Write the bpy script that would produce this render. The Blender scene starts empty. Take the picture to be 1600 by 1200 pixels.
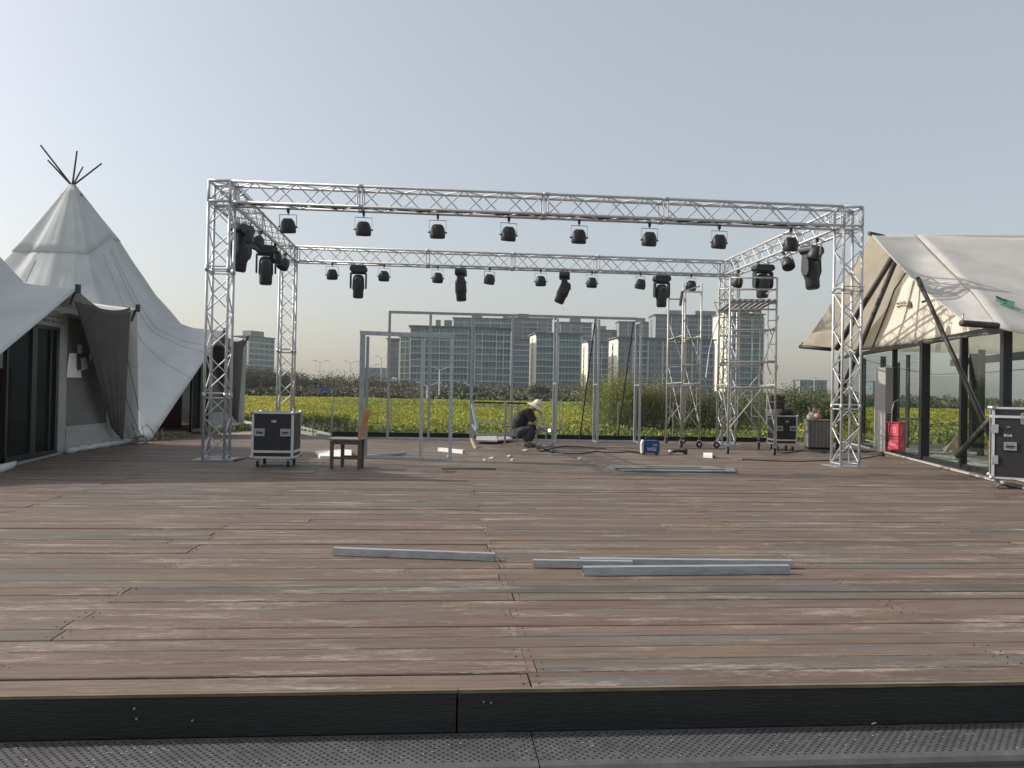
import bpy, math, random
from math import sin, cos, pi, radians, sqrt, atan2
from mathutils import Vector, Matrix, Euler, noise
import numpy as np
random.seed(7); rng = np.random.default_rng(7)
C = bpy.context.scene.collection
S = bpy.context.scene

# ------------------------------------------------------------------ camera
CH = 1.2; FPX = 1261.4; YAW = 0.09038; PIT = 0.01105; ROL = 0.01892
_F = Vector((sin(YAW)*cos(PIT), cos(YAW)*cos(PIT), sin(PIT)))
_R0 = Vector((cos(YAW), -sin(YAW), 0)); _U0 = _R0.cross(_F)
_R = _R0*cos(ROL) + _U0*sin(ROL); _U = -_R0*sin(ROL) + _U0*cos(ROL)
cam = bpy.data.cameras.new("camera"); camo = bpy.data.objects.new("camera", cam); C.objects.link(camo)
cam.sensor_width = 36; cam.lens = 36*FPX/1600; cam.clip_start = .05; cam.clip_end = 5000
m = Matrix.Identity(4)
for i in range(3):
    m[i][0] = _R[i]; m[i][1] = _U[i]; m[i][2] = -_F[i]
camo.matrix_world = Matrix.Translation((0, 0, CH)) @ m
S.camera = camo
# ------------------------------------------------------------------ light
SUN_TO = Vector((-1.5, .42, 1.0)).normalized()       # towards the sun
w = bpy.data.worlds.new("World"); S.world = w; w.use_nodes = True
nt = w.node_tree; nt.nodes.clear()
sky = nt.nodes.new('ShaderNodeTexSky'); sky.sky_type = 'NISHITA'; sky.sun_disc = False
sky.sun_elevation = math.asin(SUN_TO.z); sky.sun_rotation = atan2(SUN_TO.x, SUN_TO.y)
sky.dust_density = 3.6; sky.air_density = 1.0; sky.ozone_density = 2.2; sky.altitude = 0
bg = nt.nodes.new('ShaderNodeBackground'); bg.inputs[1].default_value = 0.13
wo = nt.nodes.new('ShaderNodeOutputWorld')
bg.inputs[1].default_value = 0.110
veil = nt.nodes.new('ShaderNodeBackground'); veil.inputs[0].default_value = (.305, .287, .240, 1); veil.inputs[1].default_value = 1.0   # even high haze
ads = nt.nodes.new('ShaderNodeAddShader')
nt.links.new(sky.outputs[0], bg.inputs[0]); nt.links.new(bg.outputs[0], ads.inputs[0]); nt.links.new(veil.outputs[0], ads.inputs[1]); nt.links.new(ads.outputs[0], wo.inputs[0])
sl = bpy.data.lights.new("sun", 'SUN'); sl.energy = 4.5; sl.angle = radians(0.6); sl.color = (1.0, .93, .84)
so = bpy.data.objects.new("sun", sl); C.objects.link(so)
so.rotation_euler = SUN_TO.to_track_quat('Z', 'Y').to_euler(); so.location = (-20, 20, 30)
S.view_settings.view_transform = 'Standard'; S.view_settings.look = 'None'
S.view_settings.gamma = 1; S.view_settings.exposure = 0; S.view_settings.use_curve_mapping = False
S.render.engine = 'CYCLES'
S.cycles.max_bounces = 8; S.cycles.transparent_max_bounces = 24; S.cycles.volume_bounces = 0

# ------------------------------------------------------------------ helpers
def V(*a): return Vector(a)
def ray(u, v):
    a = (u-800); b = (v-600)
    return (_F + _R*(a/FPX) - _U*(b/FPX))
def G(u, v, z=0.0):                      # where the sight line meets the level z
    d = ray(u, v); t = (z-CH)/d.z; return V(0, 0, CH) + d*t
def PX(u, v, X):
    d = ray(u, v); return V(0, 0, CH) + d*(X/d.x)
def PY(u, v, Y):
    d = ray(u, v); return V(0, 0, CH) + d*(Y/d.y)
def PD(u, v, D): return V(0, 0, CH) + ray(u, v)*D

def mat(name, col, rough=.6, metal=0., var=0., vscale=4., bump=0., bscale=30., spec=.5, stretch=None, col2=None, emis=None, translucent=0., rnd=0.):
    M = bpy.data.materials.new(name); M.use_nodes = True; N = M.node_tree.nodes; L = M.node_tree.links
    b = N['Principled BSDF']; b.inputs['Base Color'].default_value = (*col, 1); b.inputs['Roughness'].default_value = rough
    b.inputs['Metallic'].default_value = metal; b.inputs['Specular IOR Level'].default_value = spec
    geo = N.new('ShaderNodeNewGeometry'); vec = geo.outputs['Position']
    if stretch:
        mp = N.new('ShaderNodeMapping'); mp.inputs['Scale'].default_value = stretch; L.new(vec, mp.inputs[0]); vec = mp.outputs[0]
    out = None
    if var > 0 or col2:
        n = N.new('ShaderNodeTexNoise'); n.inputs['Scale'].default_value = vscale; n.inputs['Detail'].default_value = 8; n.inputs['Roughness'].default_value = .65
        L.new(vec, n.inputs['Vector'])
        r = N.new('ShaderNodeValToRGB'); L.new(n.outputs[0], r.inputs[0])
        r.color_ramp.elements[0].position = .32; r.color_ramp.elements[1].position = .7
        c2 = col2 or tuple(min(1, c*(1+var)) for c in col); c1 = tuple(c*(1-var) for c in col) if not col2 else col
        r.color_ramp.elements[0].color = (*c1, 1); r.color_ramp.elements[1].color = (*c2, 1); out = r.outputs[0]
    if rnd > 0:
        g2 = N.new('ShaderNodeNewGeometry'); hs = N.new('ShaderNodeHueSaturation')
        mr = N.new('ShaderNodeMapRange'); mr.inputs[3].default_value = 1-rnd; mr.inputs[4].default_value = 1+rnd
        L.new(g2.outputs['Random Per Island'], mr.inputs[0]); L.new(mr.outputs[0], hs.inputs['Value'])
        if out: L.new(out, hs.inputs['Color'])
        else: hs.inputs['Color'].default_value = (*col, 1)
        out = hs.outputs[0]
    if out: L.new(out, b.inputs['Base Color'])
    if bump > 0:
        n2 = N.new('ShaderNodeTexNoise'); n2.inputs['Scale'].default_value = bscale; n2.inputs['Detail'].default_value = 6
        L.new(vec, n2.inputs['Vector']); bp = N.new('ShaderNodeBump'); bp.inputs['Strength'].default_value = bump; bp.inputs['Distance'].default_value = .02
        L.new(n2.outputs[0], bp.inputs['Height']); L.new(bp.outputs[0], b.inputs['Normal'])
    if emis: b.inputs['Emission Color'].default_value = (*emis[0], 1); b.inputs['Emission Strength'].default_value = emis[1]
    if translucent > 0:
        tr = N.new('ShaderNodeBsdfTranslucent'); mx = N.new('ShaderNodeMixShader'); mx.inputs[0].default_value = translucent
        if out: L.new(out, tr.inputs[0])
        else: tr.inputs[0].default_value = (*col, 1)
        L.new(b.outputs[0], mx.inputs[1]); L.new(tr.outputs[0], mx.inputs[2])
        L.new(mx.outputs[0], N['Material Output'].inputs[0])
    return M
def glassmat(name, tint, refl=.08, base=None, baseamt=0., ior=1.45):
    M = bpy.data.materials.new(name); M.use_nodes = True; N = M.node_tree.nodes; L = M.node_tree.links; N.clear()
    o = N.new('ShaderNodeOutputMaterial'); t = N.new('ShaderNodeBsdfTransparent'); t.inputs[0].default_value = (*tint, 1)
    g = N.new('ShaderNodeBsdfGlossy'); g.inputs['Roughness'].default_value = .02; g.inputs['Color'].default_value = (.9, .95, .95, 1)
    f = N.new('ShaderNodeFresnel'); f.inputs[0].default_value = ior; mth = N.new('ShaderNodeMath'); mth.operation = 'ADD'; mth.inputs[1].default_value = refl
    L.new(f.outputs[0], mth.inputs[0]); mx = N.new('ShaderNodeMixShader')
    gg = N.new('ShaderNodeNewGeometry'); inv = N.new('ShaderNodeMath'); inv.operation = 'SUBTRACT'; inv.inputs[0].default_value = 1; L.new(gg.outputs['Backfacing'], inv.inputs[1])
    mm_ = N.new('ShaderNodeMath'); mm_.operation = 'MULTIPLY'; L.new(mth.outputs[0], mm_.inputs[0]); L.new(inv.outputs[0], mm_.inputs[1]); L.new(mm_.outputs[0], mx.inputs[0])
    s = t.outputs[0]
    if base:
        d = N.new('ShaderNodeBsdfDiffuse'); d.inputs[0].default_value = (*base, 1); m2 = N.new('ShaderNodeMixShader'); m2.inputs[0].default_value = baseamt
        L.new(t.outputs[0], m2.inputs[1]); L.new(d.outputs[0], m2.inputs[2]); s = m2.outputs[0]
    L.new(s, mx.inputs[1]); L.new(g.outputs[0], mx.inputs[2]); L.new(mx.outputs[0], o.inputs[0])
    return M

class MB:
    def __init__(s): s.v = []; s.f = []
    def add(s, vs, fs):
        b = len(s.v); s.v += [tuple(x) for x in vs]; s.f += [tuple(i+b for i in f) for f in fs]; return s
    def box(s, c, d, rz=0., R=None):
        hx, hy, hz = d[0]/2, d[1]/2, d[2]/2
        M = R if R is not None else Matrix.Rotation(rz, 3, 'Z')
        vs = [V(*c) + M @ V(x*hx, y*hy, z*hz) for z in (-1, 1) for y in (-1, 1) for x in (-1, 1)]
        return s.add(vs, [(0, 2, 3, 1), (4, 5, 7, 6), (0, 1, 5, 4), (2, 6, 7, 3), (0, 4, 6, 2), (1, 3, 7, 5)])
    def bar(s, p0, p1, w, h=None, up=V(0, 0, 1)):            # rectangular bar
        p0 = V(*p0); p1 = V(*p1); h = h or w; d = (p1-p0); L = d.length; d.normalize()
        if abs(d.dot(up)) > .98: up = V(0, 1, 0)
        x = d.cross(up).normalized(); z = x.cross(d)
        M = Matrix((x, d, z)).transposed()
        return s.box((p0+p1)/2, (w, L, h), R=M)
    def tube(s, p0, p1, r, n=8, r2=None, cap=True):
        p0 = V(*p0); p1 = V(*p1); d = (p1-p0); r2 = r if r2 is None else r2
        if d.length < 1e-6: return s
        q = d.to_track_quat('Z', 'Y'); vs = []
        for p, rr in ((p0, r), (p1, r2)):
            for i in range(n): a = 2*pi*i/n; vs.append(p + q @ V(cos(a)*rr, sin(a)*rr, 0))
        fs = [(i, (i+1) % n, n+(i+1) % n, n+i) for i in range(n)]
        if cap: fs += [tuple(range(n-1, -1, -1)), tuple(range(n, 2*n))]
        return s.add(vs, fs)
    def path(s, pts, r, n=6):
        pts = [V(*p) for p in pts]
        vs = []; fs = []
        for i, p in enumerate(pts):
            d = (pts[min(i+1, len(pts)-1)] - pts[max(i-1, 0)]).normalized(); q = d.to_track_quat('Z', 'Y')
            rr = r[i] if isinstance(r, (list, tuple)) else r
            for k in range(n): a = 2*pi*k/n; vs.append(p + q @ V(cos(a)*rr, sin(a)*rr, 0))
        for i in range(len(pts)-1):
            for k in range(n): fs.append((i*n+k, i*n+(k+1) % n, (i+1)*n+(k+1) % n, (i+1)*n+k))
        fs += [tuple(range(n-1, -1, -1)), tuple((len(pts)-1)*n+k for k in range(n))]
        return s.add(vs, fs)
    def lathe(s, prof, c=(0, 0, 0), n=20, R=None):            # prof: (r, z)
        M = R if R is not None else Matrix.Identity(3); vs = []; fs = []
        for (r, z) in prof:
            for k in range(n): a = 2*pi*k/n; vs.append(V(*c) + M @ V(cos(a)*r, sin(a)*r, z))
        for i in range(len(prof)-1):
            for k in range(n): fs.append((i*n+k, i*n+(k+1) % n, (i+1)*n+(k+1) % n, (i+1)*n+k))
        fs += [tuple(range(n-1, -1, -1)), tuple((len(prof)-1)*n+k for k in range(n))]
        return s.add(vs, fs)
    def quad(s, a, b, c, d): return s.add([a, b, c, d], [(0, 1, 2, 3)])
    def prism(s, pts, ext):                                     # polygon extruded by vector
        n = len(pts); e = V(*ext); vs = [V(*p) for p in pts] + [V(*p)+e for p in pts]
        return s.add(vs, [tuple(range(n-1, -1, -1)), tuple(range(n, 2*n))] + [(i, (i+1) % n, n+(i+1) % n, n+i) for i in range(n)])
    def build(s, name, m, parent=None, world=False, smooth=False, bevel=0., solid=0., kind=None, label=None):
        vs = s.v
        if world and parent is not None:
            o0 = WL(parent); vs = [(x-o0[0], y-o0[1], z-o0[2]) for x, y, z in vs]
        me = bpy.data.meshes.new(name); me.from_pydata(vs, [], s.f); me.update()
        if smooth: me.polygons.foreach_set('use_smooth', [True]*len(me.polygons))
        me.materials.append(m); o = bpy.data.objects.new(name, me); C.objects.link(o)
        if parent is not None: o.parent = parent
        if solid: md = o.modifiers.new('solid', 'SOLIDIFY'); md.thickness = solid; md.offset = 0
        if bevel: md = o.modifiers.new('bevel', 'BEVEL'); md.width = bevel; md.segments = 1; md.limit_method = 'ANGLE'
        if kind: o['kind'] = kind
        if label: o['label'] = label
        return o
def WL(o):
    p = V(0, 0, 0)
    while o is not None: p = p + o.location; o = o.parent
    return p
def tag(o, label=None, cat=None, group=None, kind=None):
    if label: o['label'] = label
    if cat: o['category'] = cat
    if group: o['group'] = group
    if kind: o['kind'] = kind
    return o
def thing(name, label, cat, loc=(0, 0, 0), rz=0., group=None):
    o = bpy.data.objects.new(name, None); C.objects.link(o); o.location = loc; o.rotation_euler = (0, 0, rz); o.empty_display_size = .2
    return tag(o, label, cat, group)
KIDS = {}
def copytree(o, loc=None, rz=None, label=None, group=None, rot=None):
    kids = [c for c in bpy.data.objects if c.parent == o]
    def rec(src, par):
        c = src.copy(); C.objects.link(c)
        if par is not None: c.parent = par
        for ch in [k for k in list(bpy.data.objects) if k.parent == src]: rec(ch, c)
        return c
    r = rec(o, None)
    if loc is not None: r.location = loc
    if rz is not None: r.rotation_euler = (0, 0, rz)
    if rot is not None: r.rotation_euler = rot
    if label: r['label'] = label
    if group: r['group'] = group
    return r
def textmesh(name, body, size, M4, m, parent=None, depth=.001):
    cu = bpy.data.curves.new('t', 'FONT'); cu.body = body; cu.size = size; cu.extrude = depth; cu.align_x = 'CENTER'; cu.align_y = 'CENTER'; cu.resolution_u = 2
    ob = bpy.data.objects.new('t', cu); C.objects.link(ob)
    dg = bpy.context.evaluated_depsgraph_get(); me = bpy.data.meshes.new_from_object(ob.evaluated_get(dg)); bpy.data.objects.remove(ob)
    me.name = name; me.transform(M4); me.materials.clear(); me.materials.append(m)
    o = bpy.data.objects.new(name, me); C.objects.link(o)
    if parent is not None: o.parent = parent
    return o

# ------------------------------------------------------------------ materials
M_alu = mat('aluminium', (.55, .56, .58), .5, .35, var=.12, vscale=9, spec=.5)
M_tube = mat('scaffold_steel', (.5, .5, .47), .5, .35, var=.22, vscale=14)
M_galv = mat('galvanised_steel', (.36, .38, .41), .42, .55, var=.2, vscale=12)
M_galvb = mat('bright_galvanised_steel', (.45, .48, .50), .4, .6, var=.25, vscale=7, stretch=(1, 6, 6))
M_black = mat('black_plastic', (.014, .016, .02), .45, var=.25, vscale=20)
M_dark = mat('dark_fixture', (.022, .027, .034), .5, var=.3, vscale=25)
M_lens = mat('lens', (.03, .035, .05), .12)
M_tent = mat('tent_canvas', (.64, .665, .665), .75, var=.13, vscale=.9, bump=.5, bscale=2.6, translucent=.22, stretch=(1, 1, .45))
M_tentr = mat('tent_roof_canvas', (.70, .69, .67), .7, var=.10, vscale=1.2, bump=.12, bscale=7, translucent=.48)
M_under = mat('backlit_roof_canvas', (.80, .76, .68), .75, var=.08, vscale=1.5, translucent=.62)  # paler copy of the roof canvas; sun glowing through put into the colour
M_cream = mat('cream_canvas', (.72, .685, .60), .75, var=.06, vscale=3, translucent=.15)
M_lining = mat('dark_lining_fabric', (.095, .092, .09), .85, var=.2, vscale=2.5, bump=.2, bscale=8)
M_screen = mat('window_screen_mesh', (.15, .148, .142), .7, var=.15, vscale=2)
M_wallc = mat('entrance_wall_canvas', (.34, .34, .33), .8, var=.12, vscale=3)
M_frame = mat('dark_metal_frame', (.03, .033, .035), .4, .3, var=.2)
M_pole = mat('dark_timber_pole', (.04, .036, .034), .6, var=.3, vscale=12)
M_glass = glassmat('clear_glass', (.86, .91, .90), .04)
M_rail = glassmat('railing_glass', (.86, .91, .89), .02)
M_dglass = glassmat('door_glass', (.42, .47, .48), .03, (.05, .058, .06), .3, 1.35)
M_white = mat('white_board', (.78, .78, .77), .6, var=.05)
M_wood = mat('chair_wood', (.10, .078, .048), .5, var=.4, vscale=9, stretch=(1, 1, 6))
M_orange = mat('orange_wood', (.46, .22, .10), .5, var=.25, vscale=10, stretch=(4, 4, 1))
M_panel = mat('case_panel', (.022, .022, .024), .6, var=.3, vscale=14, bump=.2, bscale=90)
M_red = mat('red_paint', (.36, .035, .055), .4, var=.15, vscale=8)
M_blue = mat('blue_paint', (.015, .07, .2), .35, var=.15, vscale=10)
M_rub = mat('rubber', (.02, .02, .02), .8)
M_gbrd = mat('grey_green_board', (.16, .18, .16), .6, var=.3, vscale=3, stretch=(.6, 5, 5))
M_text = mat('white_print', (.75, .75, .75), .6)
M_ink = mat('dark_print', (.06, .055, .05), .7)
M_green = mat('green_print', (.02, .12, .09), .7)
M_card = mat('cardboard', (.42, .33, .22), .8, var=.15)
M_kerb = mat('kerb_block', (.016, .02, .017), .8, var=.4, vscale=6)

# deck wood
def deckmat():
    M = bpy.data.materials.new('weathered_deck_wood'); M.use_nodes = True; N = M.node_tree.nodes; L = M.node_tree.links; b = N['Principled BSDF']
    geo = N.new('ShaderNodeNewGeometry'); oi = N.new('ShaderNodeObjectInfo')
    ad = N.new('ShaderNodeMath'); ad.operation = 'ADD'; L.new(geo.outputs['Random Per Island'], ad.inputs[0]); L.new(oi.outputs['Random'], ad.inputs[1])
    fr = N.new('ShaderNodeMath'); fr.operation = 'FRACT'; L.new(ad.outputs[0], fr.inputs[0]); R = fr.outputs[0]
    def mapping(sc):
        mp = N.new('ShaderNodeMapping'); mp.inputs['Scale'].default_value = sc; L.new(geo.outputs['Position'], mp.inputs[0])
        cb = N.new('ShaderNodeCombineXYZ'); ml = N.new('ShaderNodeMath'); ml.operation = 'MULTIPLY'; ml.inputs[1].default_value = 37.; L.new(R, ml.inputs[0]); L.new(ml.outputs[0], cb.inputs[0]); L.new(ml.outputs[0], cb.inputs[2])
        L.new(cb.outputs[0], mp.inputs['Location']); return mp.outputs[0]
    def noi(sc, scale, det=8, rough=.6):
        n = N.new('ShaderNodeTexNoise'); n.inputs['Scale'].default_value = scale; n.inputs['Detail'].default_value = det; n.inputs['Roughness'].default_value = rough
        L.new(mapping(sc), n.inputs['Vector']); return n.outputs[0]
    def ramp(src, stops):
        r = N.new('ShaderNodeValToRGB'); L.new(src, r.inputs[0]); e = r.color_ramp.elements
        e[0].position, e[0].color = stops[0][0], (*stops[0][1], 1); e[1].position, e[1].color = stops[-1][0], (*stops[-1][1], 1)
        for p, c in stops[1:-1]: x = e.new(p); x.color = (*c, 1)
        return r.outputs[0]
    def mix(f, a, c):
        x = N.new('ShaderNodeMix'); x.data_type = 'RGBA'; L.new(f, x.inputs[0]) if not isinstance(f, float) else None
        L.new(a, x.inputs[6]); L.new(c, x.inputs[7]) if not isinstance(c, tuple) else setattr(x.inputs[7], 'default_value', (*c, 1)); return x.outputs[2]
    base = ramp(R, [(0, (.128, .082, .062)), (.22, (.150, .106, .076)), (.42, (.110, .079, .061)), (.6, (.138, .094, .072)), (.75, (.124, .098, .070)), (.88, (.146, .104, .084)), (.95, (.094, .090, .080)), (1, (.085, .064, .053))])
    grain = noi((1.2, 26, 26), 2.2, 10, .7)
    gr = ramp(grain, [(.28, (.45, .43, .42)), (.5, (.95, .95, .95)), (.72, (1.5, 1.45, 1.38))])
    mm = N.new('ShaderNodeMix'); mm.data_type = 'RGBA'; mm.blend_type = 'MULTIPLY'; mm.inputs[0].default_value = 1; L.new(base, mm.inputs[6]); L.new(gr, mm.inputs[7]); col = mm.outputs[2]
    # grey-blue worn patches
    gp = noi((.55, 2.6, 1), 1.3, 3, .5); gpm = ramp(gp, [(.60, (0, 0, 0)), (.65, (.62, .62, .62))])
    col = mix(gpm, col, (.104, .109, .105))
    # green-ochre tinge
    op = noi((.4, 1.6, 1), 1.7, 3, .5); opm = ramp(op, [(.58, (0, 0, 0)), (.75, (.5, .5, .5))])
    col = mix(opm, col, (.138, .126, .082))
    # flaked pale wood streaks
    f1 = noi((9, 170, 170), 1.3, 9, .8); f2 = noi((.8, 4.5, 4), 1.5, 5, .6)
    mu = N.new('ShaderNodeMath'); mu.operation = 'MULTIPLY_ADD'; L.new(f2, mu.inputs[0]); mu.inputs[1].default_value = .62; L.new(f1, mu.inputs[2])
    fl = ramp(mu.outputs[0], [(.892, (0, 0, 0)), (.925, (1, 1, 1))])
    col = mix(fl, col, (.33, .28, .225))
    # dark knots and stains
    kn = noi((5, 9, 9), 2.4, 3, .5); km = ramp(kn, [(.22, (.8, .8, .8)), (.3, (0, 0, 0))])
    col = mix(km, col, (.045, .035, .03))
    L.new(col, b.inputs['Base Color']); b.inputs['Roughness'].default_value = .62; b.inputs['Specular IOR Level'].default_value = .42
    bp = N.new('ShaderNodeBump'); bp.inputs['Strength'].default_value = .35; bp.inputs['Distance'].default_value = .004; L.new(grain, bp.inputs['Height']); L.new(bp.outputs[0], b.inputs['Normal'])
    return M
M_deck = deckmat()

# ------------------------------------------------------------------ ground, deck
GZ = -.5
def sheet(name, x0, x1, y0, y1, z, m, kind='structure'):
    b = MB(); b.quad((x0, y0, z), (x1, y0, z), (x1, y1, z), (x0, y1, z)); return b.build(name, m, kind=kind)
M_soil = mat('soil_ground', (.10, .11, .055), .95, col2=(.15, .14, .08), vscale=.25)
sheet('ground', -900, 900, -60, 1400, GZ-.004, M_soil)
sheet('deck_substructure', -9, 14, 3.3, 21.3, -.09, M_rub)
for nm, x0, x1, y0, y1 in (('deck_edge_beam', -9, 14, 21.25, 21.33), ('deck_side_beam', 13.95, 14.05, 3.3, 21.3)):
    MB().box(((x0+x1)/2, (y0+y1)/2, (GZ-.02)/2-.02), (x1-x0, y1-y0, abs(GZ)-.03)).build(nm, M_kerb, kind='structure')

deck = thing('wooden_deck', None, None, (0, 3.29, 0)); del_keys = [k for k in ('label', 'category') if k in deck.keys()]
for k in del_keys: del deck[k]
deck['kind'] = 'structure'
PITCH = .1715; GAP = .0055; YE = 3.29; YB = 21.2
def plank_mesh(L, wv, seed):
    h = .032; bv = .004; b = MB()
    prof = [(0, -h), (wv, -h), (wv, -bv), (wv-bv, 0), (bv, 0), (0, -bv)]
    vs = [(x, y, z) for x in (0, L) for y, z in prof]
    fs = [tuple(range(5, -1, -1)), tuple(range(6, 12))] + [(i, (i+1) % 6, 6+(i+1) % 6, 6+i) for i in range(6)]
    fs = [f[::-1] for f in fs]
    return vs, fs
pl = []
row = 0; y = YE
joints = [-8.5+.01, -6.25, -4.0, -1.78, .44, 2.69, 4.93, 7.18, 9.4, 11.6, 13.9]
while y < YB:
    prev = joints[0]
    for j in range(1, len(joints)):
        if j < len(joints)-1 and random.random() < .33: continue
        e = joints[j] + (random.uniform(-.04, .04) if j < len(joints)-1 else 0)
        if j < len(joints)-1 and random.random() < .14: e += random.choice((-.62, .6, -.3))
        pl.append((prev, e, y, row)); prev = e
    y += PITCH; row += 1
# nearest visible planks are single objects
def vis(p):
    d = p[2]+.1; return p[1] > -(.54*d) - .1 and p[0] < (.74*d) + .1
singles = [p for p in pl if vis(p)][:290]; ss = set(singles)
cache = {}
for (x0, x1, y, r) in singles:
    L = round(x1-x0-.006, 2); wq = random.choice((PITCH-.003, PITCH-.005, PITCH-.008, PITCH-.011)); key = (L, wq)
    if key not in cache:
        vs, fs = plank_mesh(L, wq, 0); me = bpy.data.meshes.new('plank'); me.from_pydata(vs, [], fs); me.materials.append(M_deck); cache[key] = me
    o = bpy.data.objects.new('plank', cache[key]); C.objects.link(o); o.parent = deck
    o.location = (x0+.003, y-YE, random.uniform(-.003, .003)); o.rotation_euler = (random.uniform(-.012, .012), random.uniform(-.0006, .0006), random.uniform(-.0006, .0006))
b = MB()
for p in pl:
    if p in ss: continue
    x0, x1, y, r = p; vs, fs = plank_mesh(x1-x0-.006, random.choice((PITCH-.003, PITCH-.005, PITCH-.010)), 0); z = random.uniform(-.003, .003); t = random.uniform(-.01, .01)
    b.add([(x+x0+.003, yy+y, zz+z+t*yy) for x, yy, zz in vs], fs)
b.build('far_planks', M_deck, deck, world=True, kind='stuff')
# screws at plank joints
b = MB()
for (x0, x1, y, r) in singles:
    for xx in (x0+.035, x1-.035):
        for yy in (.035, .125): b.tube((xx+random.uniform(-.006, .006), y+yy, .0005), (xx, y+yy, .0037), .003, 6)
b.build('deck_screws', mat('rusty_screw', (.03, .025, .022), .6, .5), deck, world=True, kind='stuff')
# pale nosing edge, fascia, step
M_nose = mat('worn_edge_wood', (.10, .078, .055), .7, col2=(.23, .19, .125), vscale=3, stretch=(1.5, 8, 8))
b = MB(); b.box((-4.2, YE-.011, -.008), (8.6, .016, .013)).build('edge_strip', M_nose, deck, world=True)
MB().box((4.805, YE-.013, -.007), (9.4, .020, .015)).build('edge_strip', M_nose, deck, world=True)
M_fas = mat('black_fascia', (.018, .019, .019), .55, var=.35, vscale=2.2, stretch=(.5, 3, 3), bump=.2, bscale=40)
MB().box((-4.205, YE-.014, -.0925), (8.6, .024, .151)).build('fascia_board', M_fas, deck, world=True)
MB().box((5.0, YE-.017, -.0925), (9.795, .024, .151)).build('fascia_board', M_fas, deck, world=True)
b = MB()
for xx, zz in ((.205, -.045), (.235, -.049), (-1.15, -.05), (-1.14, -.09), (-.93, -.1), (3.2, -.05)): b.tube((xx, YE-.036, zz), (xx, YE-.027, zz), .004, 8)
b.build('fascia_screws', M_galvb, deck, world=True)

def treadmat():
    M = bpy.data.materials.new('perforated_step_sheet'); M.use_nodes = True; N = M.node_tree.nodes; L = M.node_tree.links; b = N['Principled BSDF']
    geo = N.new('ShaderNodeNewGeometry'); n = N.new('ShaderNodeTexNoise'); n.inputs['Scale'].default_value = 9; n.inputs['Detail'].default_value = 9; n.inputs['Roughness'].default_value = .7
    L.new(geo.outputs['Position'], n.inputs['Vector']); r = N.new('ShaderNodeValToRGB'); L.new(n.outputs[0], r.inputs[0])
    r.color_ramp.elements[0].position = .3; r.color_ramp.elements[0].color = (.05, .051, .055, 1); r.color_ramp.elements[1].position = .75; r.color_ramp.elements[1].color = (.115, .115, .115, 1)
    L.new(r.outputs[0], b.inputs['Base Color']); b.inputs['Roughness'].default_value = .6
    n3 = N.new('ShaderNodeTexNoise'); n3.inputs['Scale'].default_value = 160; L.new(geo.outputs['Position'], n3.inputs['Vector'])
    bp = N.new('ShaderNodeBump'); bp.inputs['Strength'].default_value = .5; bp.inputs['Distance'].default_value = .002; L.new(n3.outputs[0], bp.inputs['Height']); L.new(bp.outputs[0], b.inputs['Normal'])
    return M
M_tread = treadmat()
step = thing('entrance_step', None, None, (0, 3.1, -.17)); step['kind'] = 'structure'
for k in ('label', 'category'):
    if k in step.keys(): del step[k]
TZ = -.168
for (x0, x1) in ((-4.6, -2.2), (-2.195, .395), (.40, 2.6), (2.605, 5.2)):
    b = MB(); prof = [(YE-.035, TZ), (2.99, TZ), (2.965, TZ-.004), (2.948, TZ-.018), (2.943, TZ-.04), (2.943, TZ-.20), (2.96, TZ-.20), (2.96, TZ-.03), (YE-.035, TZ-.02)]
    b.prism([(x0, y, z) for y, z in prof], (x1-x0, 0, 0)); b.build('step_panel', M_tread, step, world=True)
MB().box((0, 2.8, GZ+.16), (9.8, .6, .28)).build('lower_step', M_fas, step, world=True)
# dimples
b = MB(); y = 3.008
k = 0
while y < YE-.045:
    x = -2.2 + (k % 2)*.0165
    while x < 3.1:
        if random.random() > .03:
            vs = [(x+.0065*cos(a*pi/3), y+.0055*sin(a*pi/3), TZ+.0012) for a in range(6)]; b.add(vs, [(0, 1, 2, 3, 4, 5)])
        x += .033
    y += .0185; k += 1
b.build('punched_holes', mat('hole_dark', (.006, .006, .006), .9), step, world=True, kind='stuff')
b = MB()
for i in range(260):
    x = random.uniform(-1.9, 2.9); y = random.uniform(2.99, 3.24); r = random.uniform(.0012, .0035); a0 = random.random()*6
    b.add([(x+r*cos(a0+a*2*pi/5)*random.uniform(.7, 2.0), y+r*sin(a0+a*2*pi/5), TZ+.0022) for a in range(5)], [(0, 1, 2, 3, 4)])
b.build('grit_flecks', mat('pale_grit', (.4, .4, .38), .9), step, world=True, kind='stuff')
MB().bar(G(1435, 1112, TZ+.006), G(1640, 1106, TZ+.006), .004, .006).build('steel_trim_strip', M_galvb, step, world=True)
tag(MB().path([G(1362, 1131, TZ+.004), G(1368, 1129, TZ+.008), G(1378, 1130, TZ+.003)], .003, 5).build('paper_scrap', M_white), 'tiny torn white scrap lying on the perforated step', 'scrap')

# path and concrete edging beyond the deck, left
M_path = mat('packed_path', (.22, .18, .13), .9, var=.25, vscale=1.5)
b = MB(); b.quad((-22, 21.4, GZ+.004), (-1.2, 21.4, GZ+.004), (-4.2, 39, GZ+.004), (-26, 39, GZ+.004)); b.build('dirt_path', M_path, kind='structure')
M_conc = mat('concrete', (.34, .33, .30), .85, var=.2, vscale=4)
for a, c in ((G(380, 659, -.25), G(520, 684, -.25)), (G(470, 668, -.3), G(520, 681, -.3))):
    tag(MB().bar(a, c, .12, .1).build('path_edging', M_conc), None, None, kind='structure')

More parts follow.
